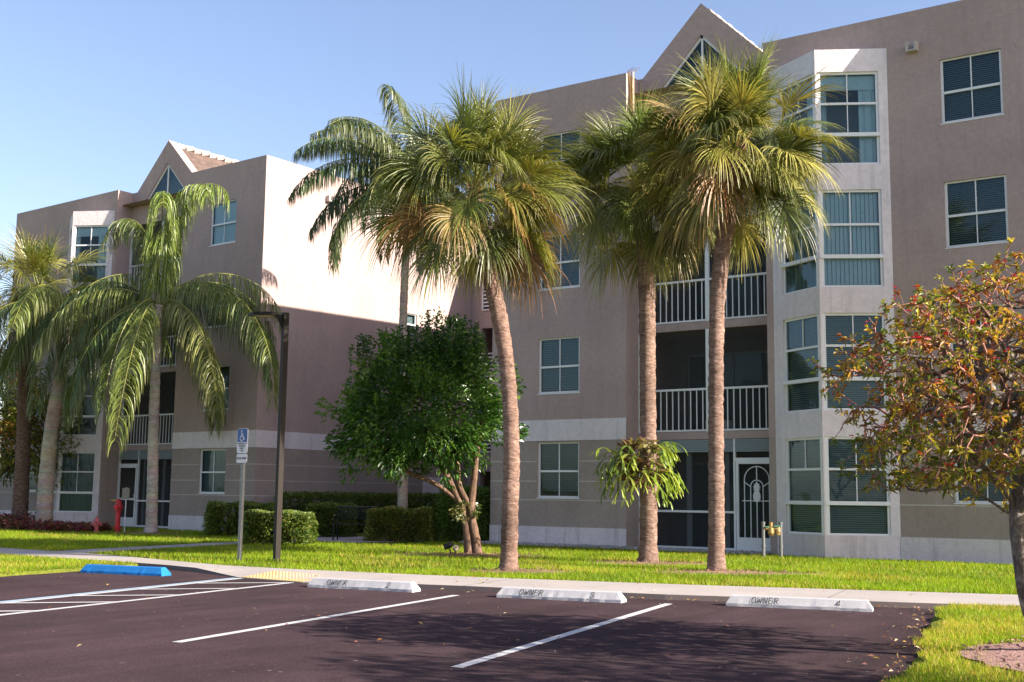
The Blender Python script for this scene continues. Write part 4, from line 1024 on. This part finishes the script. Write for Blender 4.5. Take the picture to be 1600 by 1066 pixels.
# red groundcover under the far-left palms
g = MB(); rr = random.Random(41)
for k in range(1500):
    q = rr.random(); x = -36.5 + 6.6*q; y = 21.6 + rr.uniform(-.9, 1.5)*(1 - .55*q); y += .35*q
    hgt = .13 + .35*math.exp(-((x + 34.2)**2)/1.2)*rr.random() + .12*rr.random()
    base = rr.choice([(.16, .03, .05), (.22, .05, .06), (.12, .035, .04), (.20, .10, .03), (.08, .09, .02), (.30, .12, .12)])
    for j in range(5):
        a = rr.uniform(0, 6.28); leafcard(g, Vector((x, y, GZ + rr.uniform(0, hgt))), Vector((math.cos(a), math.sin(a), rr.uniform(.2, 1.2))), rr, rr.uniform(.10, .20), .045, vary(base, rr, .3), .3)
tag(g.build('groundcover', M['leaf']), 'low reddish purple groundcover round the far left palm trunks', 'groundcover', kind='stuff')

# ------------------------------------------------------------------ mulch, gravel, turf
MUL = [(-10.75, 15.95, .85, .5), (-10.3, 19.6, 1.25, .6), (-8.1, 18.15, 1.45, .5), (-14.5, 19.5, 1.6, .65), (-28.0, 22.45, .95, .5), (-1.92, 10.35, .62, 1.12)]
for k, (x, y, a, b) in enumerate(MUL):
    rr = random.Random(80 + k); g = MB(); N = 40
    ang = RV if k < 5 else 0
    ring = []
    for i in range(N):
        th = 2*math.pi*i/N; q = 1 + .10*math.sin(3*th + k) + rr.uniform(-.07, .07); ring.append((x + a*q*math.cos(th)*math.cos(ang) - b*q*math.sin(th)*math.sin(ang), y + a*q*math.cos(th)*math.sin(ang) + b*q*math.sin(th)*math.cos(ang), GZ + .012))
    c = (x, y, GZ + .05)
    for i in range(N): g.quad([c, ring[i], ring[(i + 1) % N]])
    for i in range(int(260*a*b) + 60):      # chips
        th = rr.uniform(0, 6.28); q = math.sqrt(rr.random())*1.05; p = Vector((x + a*q*math.cos(th)*math.cos(ang) - b*q*math.sin(th)*math.sin(ang), y + a*q*math.cos(th)*math.sin(ang) + b*q*math.sin(th)*math.cos(ang), GZ + .03 + .025*(1 - q)))
        leafcard(g, p, Vector((rr.uniform(-1, 1), rr.uniform(-1, 1), rr.uniform(-.1, .5))), rr, rr.uniform(.03, .08), .02, (1, 1, 1), 0)
    tag(g.build('mulch', M['pink mulch' if k == 5 else 'mulch']), kind='structure')
g = MB(); rr = random.Random(77)
x0 = -17.9
g.quad([(-18.4, 24.35, GZ + .02), (-10.2, 24.45, GZ + .02), (-10.2, 25.7, GZ + .02), (-18.4, 25.0, GZ + .02)])
for k in range(1300):
    p = Vector((rr.uniform(-18.3, -10.3), rr.uniform(24.35, 24.98), GZ + .03)); s = rr.uniform(.02, .05)
    g.quad([p + Vector((-s, -s, 0)), p + Vector((s, -s*.6, 0)), p + Vector((s*.6, s, 0)), p + Vector((-s*.7, s*.8, 0))], 0); 
    tp = [p + Vector((dx*s*.6, dy*s*.6, s*.9)) for dx, dy in ((-1, -1), (1, -1), (1, 1), (-1, 1))]; bt = [p + Vector((dx*s, dy*s, -.01)) for dx, dy in ((-1, -1), (1, -1), (1, 1), (-1, 1))]
    g.quad(tp)
    for q in range(4): g.quad([bt[q], bt[(q + 1) % 4], tp[(q + 1) % 4], tp[q]])
tag(g.build('gravel', M['gravel']), 'pale gravel strip along the foot of the nearest block', 'gravel', kind='stuff')

def blades(P, Hh, seed, dry, wd=.012):
    """turf blades at points P as one triangle each"""
    rs = np.random.RandomState(seed); n = len(P); a = rs.uniform(0, 2*np.pi, n); ln = rs.uniform(.15, .75, n)*Hh; b = rs.uniform(0, 2*np.pi, n)
    V = np.zeros((n, 3, 3), dtype=np.float32); dx, dy = np.cos(a)*wd*.5, np.sin(a)*wd*.5
    V[:, 0, 0] = P[:, 0] - dx; V[:, 0, 1] = P[:, 1] - dy; V[:, 1, 0] = P[:, 0] + dx; V[:, 1, 1] = P[:, 1] + dy; V[:, 0, 2] = V[:, 1, 2] = P[:, 2] - .005
    V[:, 2, 0] = P[:, 0] + np.cos(b)*ln; V[:, 2, 1] = P[:, 1] + np.sin(b)*ln; V[:, 2, 2] = P[:, 2] + Hh*rs.uniform(.6, 1.1, n)
    x, y = P[:, 0], P[:, 1]
    nz = .5 + .25*np.sin(x*1.7 + np.sin(y*1.3)*1.5) + .25*np.sin(y*2.3 + x*.6 + np.sin(x*2.9))
    g1 = np.array([.17, .285, .007]); g2 = np.array([.30, .365, .012]); g3 = np.array([.50, .37, .085]); k = np.clip(nz[:, None]*.55 + rs.uniform(-.3, .45, (n, 1)) + dry*.35, 0, 1)
    c = g1*(1 - k) + g2*k; c = c*(.70 + .42*(.5 + .5*np.sin(x*2.1 + 1.7*np.sin(y*1.9))*np.sin(y*2.7 + x)))[:, None]; n2 = .5 + .5*np.sin(x*.9 + 2*np.sin(y*.7))*np.sin(y*1.1 + 1.5*np.sin(x*.5)); dm = (rs.uniform(0, 1, (n, 1)) < (
        .03 + .20*(n2[:, None] > .72) + dry*.45*nz[:, None])); c = np.where(dm, g3, c)*rs.uniform(.75, 1.2, (n, 1))
    return V, np.repeat(c[:, None, :], 3, axis=1)
def scatter(poly, dens, seed):
    rs = np.random.RandomState(seed); q = np.array(poly); lo, hi = q.min(0), q.max(0); n = int((hi - lo).prod()*dens)
    p = rs.uniform(lo, hi, (n, 2)); ins = np.zeros(n, bool); j = len(q) - 1
    for i in range(len(q)):
        c = ((q[i, 1] > p[:, 1]) != (q[j, 1] > p[:, 1])) & (p[:, 0] < (q[j, 0] - q[i, 0])*(p[:, 1] - q[i, 1])/(q[j, 1] - q[i, 1] + 1e-12) + q[i, 0]); ins ^= c; j = i
    return p[ins]
c12, s12 = math.cos(A12), math.sin(A12)
def stc(p): return p[:, 0]*c12 + p[:, 1]*s12, -p[:, 0]*s12 + p[:, 1]*c12
FX, FY = zip(*FRONT); BX, BY = zip(*BACK)
def keep(p, seed, mul=.75):
    rs = np.random.RandomState(seed); k = np.ones(len(p), bool)
    for i, (x, y, a, b) in enumerate(MUL):
        an = RV if i < 5 else 0; dx, dy = p[:, 0] - x, p[:, 1] - y; uu = (dx*math.cos(an) + dy*math.sin(an))/a; vv = (-dx*math.sin(an) + dy*math.cos(an))/b; rr2 = uu**2 + vv**2
        k &= (rr2 > 1.05) | ((rr2 > .5) & (rs.uniform(size=len(p)) < .10)) | (rs.uniform(size=len(p)) < .015)
    for a, b in zip(cl[:-1], cl[1:]):
        ab = np.array([b.x - a.x, b.y - a.y]); t = np.clip(((p - np.array([a.x, a.y]))@ab)/(ab@ab), 0, 1); d = np.linalg.norm(p - (np.array([a.x, a.y]) + t[:, None]*ab), axis=1); k &= d > .47
    k &= ~((p[:, 1] > 22.1) & (p[:, 0] > -24.2) & (p[:, 0] < -19.0) & (p[:, 1] > 22.0 + .0*p[:, 0]))
    k &= ~((p[:, 1] > 24.4) & (p[:, 0] > -18.4))
    return k
Vs, Cs = [], []
def add(p, hgt, seed, dry, wd):
    P = np.column_stack([p, np.full(len(p), GZ)]); 
    V, c = blades(P, hgt, seed, dry, wd); Vs.append(V); Cs.append(c)
p = scatter([(-40, 12), (-2.5, 12), (-2.5, 25.0), (-26.8, 25.2), (-40, 25.9)], 420, 1)
s, t = stc(p); k = keep(p, 3) & (t > np.interp(s, BX, BY) + .01 + .02*np.sin(s*9)); p = p[k]
far = p[:, 0]*-.5676 + p[:, 1]*.823; rs = np.random.RandomState(9); p = p[(far < 26) | (rs.uniform(size=len(p)) < .7)]
add(p, .075, 11, .05, .014)
p = scatter([(-12, 12), (-2.5, 12), (-2.5, 20), (-12, 20)], 700, 2); s, t = stc(p); k = keep(p, 4) & (t > np.interp(s, BX, BY) + .01); add(p[k], .075, 12, .08, .011)
p = scatter([(-5.5, 7.5), (-.2, 7.5), (1.5, 18), (-5.5, 18)], 2600, 5); s, t = stc(p); k = keep(p, 6) & (t < np.interp(s, FX, FY) - .01) & (s > SR - .03 + .07*np.sin(t*2.1) + .04*np.sin(t*7.3)); add(p[k], .055, 13, .75, .008)
p = scatter([(-26, 8), (-15, 8), (-15, 15), (-26, 15)], 900, 7); s, t = stc(p); k = keep(p, 8) & (t < np.interp(s, FX, FY) - .02) & (s < SL + .03 + .05*np.sin(t*2.1)); add(p[k], .06, 14, .38, .012)
V = np.concatenate(Vs).reshape(-1, 3); cc = np.concatenate(Cs).reshape(-1, 3); nT = len(V)//3
me = bpy.data.meshes.new('grass'); me.vertices.add(len(V)); me.vertices.foreach_set('co', V.astype(np.float32).ravel())
me.loops.add(len(V)); me.loops.foreach_set('vertex_index', np.arange(len(V), dtype=np.int32)); me.polygons.add(nT); me.polygons.foreach_set('loop_start', np.arange(0, len(V), 3, dtype=np.int32))
me.update(calc_edges=True); at = me.color_attributes.new('col', 'FLOAT_COLOR', 'POINT'); at.data.foreach_set('color', np.column_stack([cc, np.ones(len(cc))]).astype(np.float32).ravel())
me.materials.append(M['grass']); go = bpy.data.objects.new('grass', me); COL.objects.link(go); tag(go, 'mown yellow green turf beside the walk and lot', 'grass', kind='stuff')

# fallen leaves along the rims of the lot
g = MB(); rr = random.Random(91)
for k in range(420):
    q = rr.random()
    if q < .5: t_ = rr.uniform(8, 15.0); p = lot(SR - abs(rr.gauss(0, .22)) + .05, t_, LZ + .012)
    elif q < .72: s_ = rr.uniform(-9, -.9); p = lot(s_, ip(FRONT, s_) - abs(rr.gauss(0, .10)) - .02, LZ + .012)
    elif q < .85: s_ = rr.uniform(-13, -1); p = lot(s_, rr.uniform(7, 14), LZ + .012)
    else: s_ = rr.uniform(-12, 0); p = lot(s_, rr.uniform(ip(FRONT, s_), ip(BACK, s_)), WZ + .012)
    leafcard(g, p, Vector((rr.uniform(-1, 1), rr.uniform(-1, 1), rr.uniform(0, .35))), rr, rr.uniform(.03, .07), rr.uniform(.012, .025), vary(rr.choice([(.34, .15, .05), (.28, .11, .05), (.40, .26, .10), (.22, .10, .07), (.45, .35, .22)]), rr, .3), .1)
tag(g.build('fallen_leaves', M['leaf']), 'scattered dry orange leaves along the kerb and lawn rim', 'leaf litter', kind='stuff')

# ------------------------------------------------------------------ wheel stops
def text(name, body, size, loc, rot, mt, parent, shear=0.0, align='CENTER', sx=1.0, bold=0.0):
    c = bpy.data.curves.new(name, 'FONT'); c.body = body; c.size = size; c.align_x = align; c.align_y = 'CENTER'; c.extrude = .0008; c.shear = shear; c.offset = bold; c.space_character = 1.2
    c.materials.append(M[mt]); tmp = bpy.data.objects.new(name, c); COL.objects.link(tmp); dg = C.evaluated_depsgraph_get(); me = bpy.data.meshes.new_from_object(tmp.evaluated_get(dg))
    bpy.data.objects.remove(tmp); me.name = name; o = bpy.data.objects.new(name, me); COL.objects.link(o); o.parent = parent; o.location = loc; o.rotation_euler = rot; o.scale = (sx, 1, 1); return o
GLY = {'O': [[(.15, 0), (0, .2), (0, .8), (.15, 1)], [(.42, 1), (.57, .8), (.57, .2), (.42, 0), (.15, 0)], [(.15, 1), (.36, 1)]], 'W': [[(0, 1), (.16, 0), (.33, .7), (.5, 0), (.66, 1)]],
       'N': [[(0, 0), (0, 1)], [(.06, 1), (.50, 0), (.56, 1)]], 'E': [[(.5, 0), (0, 0), (0, 1), (.5, 1)], [(.06, .52), (.40, .52)]], 'R': [[(0, 0), (0, 1), (.38, 1), (.52, .85), (.52, .65), (.38, .5), (.05, .5)], [(.25, .5), (.56, 0)]],
       '2': [[(.02, .78), (.15, 1), (.42, 1), (.55, .8), (.5, .6), (0, 0), (.56, 0)]], '3': [[(.02, .85), (.15, 1), (.42, 1), (.54, .8), (.4, .55), (.22, .52)], [(.4, .5), (.56, .3), (.45, .05), (.2, 0), (0, .15)]], '4': [[(.45, 0), (.45, 1), (0, .3), (.6, .3)]]}
def strokes(body, hgt, O, tx, ty, nrm, parent, wd=.0085, slant=.14):
    g = MB(); x0 = 0
    O, tx, ty, nrm = Vector(O), Vector(tx), Vector(ty), Vector(nrm)
    for ch in body:
        for pl in GLY[ch]:
            P = [O + tx*((x0 + x + y*slant)*hgt) + ty*(y*hgt) for x, y in pl]
            for a, b in zip(P[:-1], P[1:]):
                d = (b - a).normalized(); q = d.cross(nrm)*wd*.5; a2, b2 = a - d*wd*.3, b + d*wd*.3
                g.quad([a2 - q, b2 - q, b2 + q, a2 + q])
        x0 += .86 if ch != 'W' else .92
    return g.build('lettering', M['ink'], parent)
def stop(s, t, L, mt, label, num=None, rz=0.0):
    o = lot(s, t, LZ); root = empty('wheel_stop', o, A12 + R_(rz)); tag(root, label, 'wheel stop', 'wheel stops of the parking bays')
    hb, ht, hh = .115, .058, .125; g = MB(); K = 24; rr = random.Random(int(s*10)); secs = []
    for k in range(K + 1):
        x = -L/2 + L*k/K; e = 0
        def sec(x, top):
            j = lambda a: rr.uniform(-a, a)
            return [(x, -hb + j(.004), j(.003)), (x, -hb + .004 + j(.004), .035 + j(.004)), (x - top*math.copysign(1, x)*.055, -ht, hh - .008), (x - top*math.copysign(1, x)*.06, -ht + .014, hh), (x - top*math.copysign(1, x)*.06, ht - .014, hh), (x - top*math.copysign(1, x)*.055, ht, hh - .008), (x, hb, .03), (x, hb, 0)]
        secs.append(sec(x, 1 if k in (0, K) else 0))
    for a, b in zip(secs[:-1], secs[1:]):
        for q in range(7): g.quad([a[q], b[q], b[q + 1], a[q + 1]])
    g.quad(secs[0]); g.quad(list(reversed(secs[-1])))
    g.build('block', M[mt], root)
    th = math.atan2(hh - .035 - .008, hb - ht)
    th = math.atan2(hh - .043, hb - .004 - ht)
    def onf(x, q): return (x, -hb + .004 + (hb - .004 - ht)*q - .0075*math.sin(th), .035 + (hh - .043)*q + .0075*math.cos(th))
    if num:
        ty = (0, math.cos(th), math.sin(th)); nr = (0, -math.sin(th), math.cos(th))
        strokes('OWNER', .074, onf(-L*.5 + .30, .10), (1, 0, 0), ty, nr, root); strokes(num, .074, onf(L*.5 - .40, .10), (1, 0, 0), ty, nr, root)
    for x in (-L*.3, L*.3):
        pass
    return root
stop(-12.55, 14.85, 1.55, 'stopblue', 'blue painted concrete wheel stop by the hatched access aisle')
stop(-8.0, 14.17, 1.62, 'stopwhite', 'white concrete wheel stop lettered OWNER 2', '2', -2)
stop(-5.14, 14.02, 1.62, 'stopwhite', 'white concrete wheel stop lettered OWNER 3', '3', 0)
stop(-2.31, 14.36, 1.66, 'stopwhite', 'white concrete wheel stop lettered OWNER 4', '4', 2)

# ------------------------------------------------------------------ street furniture
root = empty('lamp_post', (-15.71, 15.44, GZ), RV); tag(root, 'brown square lamp post with a flat shoebox head on the lawn', 'lamp post')
t = MB(); t.frame((0, 0, 0), (math.cos(.7), math.sin(.7), 0), (-math.sin(.7), math.cos(.7), 0), UP, (-.05, -.05, -.05), (.05, .05, 4.5)); t.build('pole', M['bronze'], root)
t = MB(); t.frame((0, 0, 0), (math.cos(.7), math.sin(.7), 0), (-math.sin(.7), math.cos(.7), 0), UP, (-.1, -.1, 0), (.1, .1, .03)); t.build('base_plate', M['bronze'], root)
t = MB(); t.frame((-.05, 0, 4.40), (-1, 0, 0), (0, 1, 0), UP, (0, -.03, 0), (.14, .03, .06)); t.quad([(-.06, -.02, 4.2), (-.16, -.02, 4.41), (-.06, -.02, 4.41)]); t.quad([(-.06, .02, 4.2), (-.16, .02, 4.41), (-.06, .02, 4.41)]); t.quad([(-.06, -.02, 4.2), (-.06, .02, 4.2), (-.16, .02, 4.41), (-.16, -.02, 4.41)]); t.build('bracket', M['bronze'], root)
t = MB(); hd = [(-.16, .07), (-.22, .22), (-.54, .20), (-.70, .03), (-.56, -.16), (-.24, -.20), (-.16, -.07)]
t.quad([(a, b, 4.49) for a, b in hd]); t.quad([(a, b, 4.435) for a, b in reversed(hd)])
for k in range(len(hd)): a, b = hd[k], hd[(k + 1) % len(hd)]; t.quad([(a[0], a[1], 4.435), (b[0], b[1], 4.435), (b[0], b[1], 4.49), (a[0], a[1], 4.49)])
ho = t.build('lamp_head', M['bronze'], root)
t = MB(); t.quad([(-.36 + (a + .36)*.82, b*.82, 4.431) for a, b in hd]); t.build('lens', M['lens'], ho)

root = empty('parking_sign', (-16.0, 14.81, GZ), R_(-5)); tag(root, 'blue and white disabled parking sign on a galvanised post', 'sign')
t = MB(); t.box((-.035, -.012, -.05), (.035, .012, 2.30)); t.box((-.035, .012, -.05), (-.02, .035, 2.30)); t.box((.02, .012, -.05), (.035, .035, 2.30)); t.build('post', M['galv'], root)
def plate(name, z0, z1, w_, mt, y=-.03):
    t = MB(); c = .03; P = []
    for cx, cz, a0 in ((w_ - c, z1 - c, 0), (-w_ + c, z1 - c, 90), (-w_ + c, z0 + c, 180), (w_ - c, z0 + c, 270)):
        for k in range(5): a = R_(a0 + 22.5*k); P.append((cx + c*math.cos(a), cz + c*math.sin(a)))
    t.quad([(a, y, b) for a, b in P]); t.quad([(a, y + .012, b) for a, b in reversed(P)])
    for k in range(len(P)): a, b = P[k], P[(k + 1) % len(P)]; t.quad([(a[0], y, a[1]), (b[0], y, b[1]), (b[0], y + .012, b[1]), (a[0], y + .012, a[1])])
    return t.build(name, M[mt], root)
up_p = plate('sign_panel', 1.905, 2.345, .145, 'signwhite'); 
t = MB(); t.quad([(-.135, -.0335, 2.105), (.135, -.0335, 2.105), (.135, -.0335, 2.325), (.125, -.0335, 2.337), (-.125, -.0335, 2.337), (-.135, -.0335, 2.325)]); t.build('blue_field', M['signblue'], up_p)
t = MB(); yy = -.036
def stroke(pts, w_=.011):
    for a, b in zip(pts[:-1], pts[1:]):
        d = Vector((b[0] - a[0], 0, b[1] - a[1])); n_ = Vector((-d.z, 0, d.x)).normalized()*w_; A, B = Vector((a[0], yy, a[1])), Vector((b[0], yy, b[1]))
        t.quad([A - n_, B - n_, B + n_, A + n_])
cx, cz = -.012, 2.168
stroke([(cx + .045*math.cos(R_(a)), cz + .045*math.sin(R_(a))) for a in range(120, 400, 20)], .009)
stroke([(-.018, 2.275), (-.014, 2.205), (.035, 2.205), (.055, 2.150), (.075, 2.155)]); stroke([(-.016, 2.245), (.03, 2.245)], .008)
t.quad([(-.018 + .016*math.cos(R_(a)), yy, 2.298 + .016*math.sin(R_(a))) for a in range(0, 360, 30)])
t.build('wheelchair_symbol', M['signwhite'], up_p)
for k, (tx, sz) in enumerate((('PARKING BY', .038), ('DISABLED', .034), ('PERMIT', .032), ('ONLY', .030))):
    text('lettering', tx, sz, (0, -.034, 2.075 - .042*k), (R_(90), 0, 0), 'ink', up_p, bold=.0006)
lo_p = plate('fine_panel', 1.735, 1.890, .145, 'signwhite')
text('lettering', '$250 FINE', .052, (0, -.034, 1.812), (R_(90), 0, 0), 'ink', lo_p, bold=.001)

# red standpipe, little hydrant and the sign beside them
root = empty('standpipe', (-29.47, 22.5, GZ)); tag(root, 'tall bright red fire standpipe on the lawn', 'standpipe')
t = MB(); t.lathe((0, 0, 0), [(.075, 0), (.075, .12), (.125, .12), (.125, .16), (.075, .18), (.07, .60), (.09, .62), (.09, .68), (.11, .70), (.11, .76), (.085, .82), (.08, .92), (.065, .96), (.03, .98)], 20); t.build('body', M['red'], root, smooth=False)
t = MB(); ax_ = Vector((-.8242, -.5662, 0)); t.lathe(Vector((0, 0, .93)), [(.05, .05), (.05, .16), (.035, .17), (.035, .24)], 12, axis=ax_); t.build('spout', M['brass'], root)
t = MB(); 
for sg in (-1, 1): t.lathe(Vector((0, 0, .75)), [(.055, .10), (.055, .2), (.065, .2), (.065, .22)], 12, axis=Vector((.5, -.8, 0))*sg)
t.build('inlet', M['red'], root)
root = empty('fire_hydrant', (-29.85, 22.05, GZ)); tag(root, 'small faded red fire hydrant at the end of the red groundcover', 'hydrant')
t = MB(); t.lathe((0, 0, 0), [(.09, 0), (.09, .04), (.065, .06), (.065, .28), (.095, .30), (.095, .33), (.075, .35), (.06, .41), (.025, .44), (.025, .48)], 16); t.build('barrel', M['pinkred'], root)
t = MB()
for a in (0.6, 0.6 + math.pi, 0.6 - math.pi/2): t.lathe((0, 0, .24), [(.045, .06), (.045, .13), (.055, .13), (.055, .16)], 10, axis=(math.cos(a), math.sin(a), 0))
t.build('nozzle', M['pinkred'], root)
root = empty('small_sign', (-29.3, 22.62, GZ), R_(20)); tag(root, 'small tan sign on a thin white stake beside the red standpipe', 'sign')
t = MB(); t.tube([(0, 0, -.05), (0, 0, 1.32)], .016, 8); t.build('stake', M['trim'], root)
t = MB(); t.box((-.12, -.03, .98), (.12, -.015, 1.30)); t.build('panel', M['signback'], root)

# garden seat
root = empty('garden_bench', (-20.95, 23.35, WZ), RV + R_(-4)); tag(root, 'black metal slatted garden seat between two hedges', 'bench')
W2 = .52
t = MB()
for k in range(9): y = -.22 + .05*k; t.box((-W2, y, .41), (W2, y + .032, .425))
t.build('seat', M['black'], root)
t = MB()
t.tube([(-W2, .24, .42), (-W2, .32, .86), (W2, .32, .86), (W2, .24, .42)], .018, 6); t.tube([(-W2, .27, .56), (W2, .27, .56)], .012, 6)
for k in range(17): x = -W2 + 2*W2*(k + 1)/18; t.tube([(x, .27, .56), (x, .32, .86)], .009, 5)
t.build('backrest', M['black'], root)
for sx_ in (-W2, W2):
    t = MB(); t.tube([(sx_, -.24, 0), (sx_, -.22, .62), (sx_, -.1, .66), (sx_, .27, .62)], .02, 6); t.build('armrest', M['black'], root)
    t = MB(); t.tube([(sx_, .30, 0), (sx_, .22, .43)], .018, 6); t.build('leg', M['black'], root)
# backflow pipes by the bay
root = empty('backflow_pipe', (-9.65, 23.55, GZ), RV); tag(root, 'pair of grey water pipes with a brass valve by the bay windows', 'water pipe')
for x in (-.18, .18):
    t = MB(); t.tube([(x, 0, -.05), (x, 0, .70)], .035, 10); t.tube([(x, 0, .70), (x, 0, .74)], .043, 10); t.tube([(x, 0, .22), (x, 0, .26)], .045, 10); t.build('pipe', M['galv'], root)
t = MB(); t.tube([(-.18, 0, .60), (-.08, 0, .60), (.08, 0, .60), (.18, 0, .60)], [.035, .035, .045, .035], 10); t.lathe((-.02, 0, .60), [(.05, -.14), (.07, -.09), (.065, .0), (.04, .04), (.04, .13)], 12); t.lathe((.12, 0, .60), [(.055, -.13), (.06, -.05), (.04, .06)], 10); t.build('valve', M['brass'], root)
t = MB(); t.box((.03, -.07, .645), (.17, -.03, .665)); t.box((-.15, -.08, .63), (-.07, -.03, .65)); t.build('handle', M['valvegreen'], root)
# garden spotlight at the foot of the dark tree
root = empty('garden_spotlight', (-14.72, 19.26, GZ + .02), RV); tag(root, 'small black twin garden spotlight at the foot of the dark green tree', 'spotlight')
t = MB(); t.tube([(0, 0, -.03), (0, 0, .10), (-.04, 0, .14)], .012, 6); t.tube([(.10, 0, -.03), (.10, 0, .08)], .012, 6); t.tube([(0, 0, .04), (.10, 0, .04)], .010, 6); t.build('stake', M['black'], root)
t = MB(); t.lathe((.0, 0, .20), [(.02, -.05), (.05, -.03), (.062, .02), (.06, .10), (.066, .14)], 14, axis=(-.85, -.1, -.35)); t.build('lamp_head', M['black'], root)
t = MB(); t.lathe((.10, .04, .12), [(.02, -.03), (.052, -.01), (.06, .06), (.066, .09)], 14, axis=(.2, -.9, .25)); h2 = t.build('lamp_head', M['black'], root)
t = MB(); t.lathe((.10, .04, .12), [(.055, .092), (.03, .096), (.005, .097)], 14, axis=(.2, -.9, .25)); t.build('lens', M['lens'], h2)

root = empty('planter_box', (-11.95, 26.05, 2.88)); tag(root, 'white planter box on the second floor balcony of the nearest block', 'planter')
t = MB(); 
for b0, b1 in (((-.30, -.13, 0), (.30, -.11, .28)), ((-.30, .11, 0), (.30, .13, .28)), ((-.30, -.11, 0), (-.28, .11, .28)), ((.28, -.11, 0), (.30, .11, .28)), ((-.28, -.11, 0), (.28, .11, .03))): t.box(b0, b1)
t.build('box', M['trim'], root)
t = MB(); t.box((-.28, -.11, .2), (.28, .11, .24)); t.build('soil', M['mulch'], root)
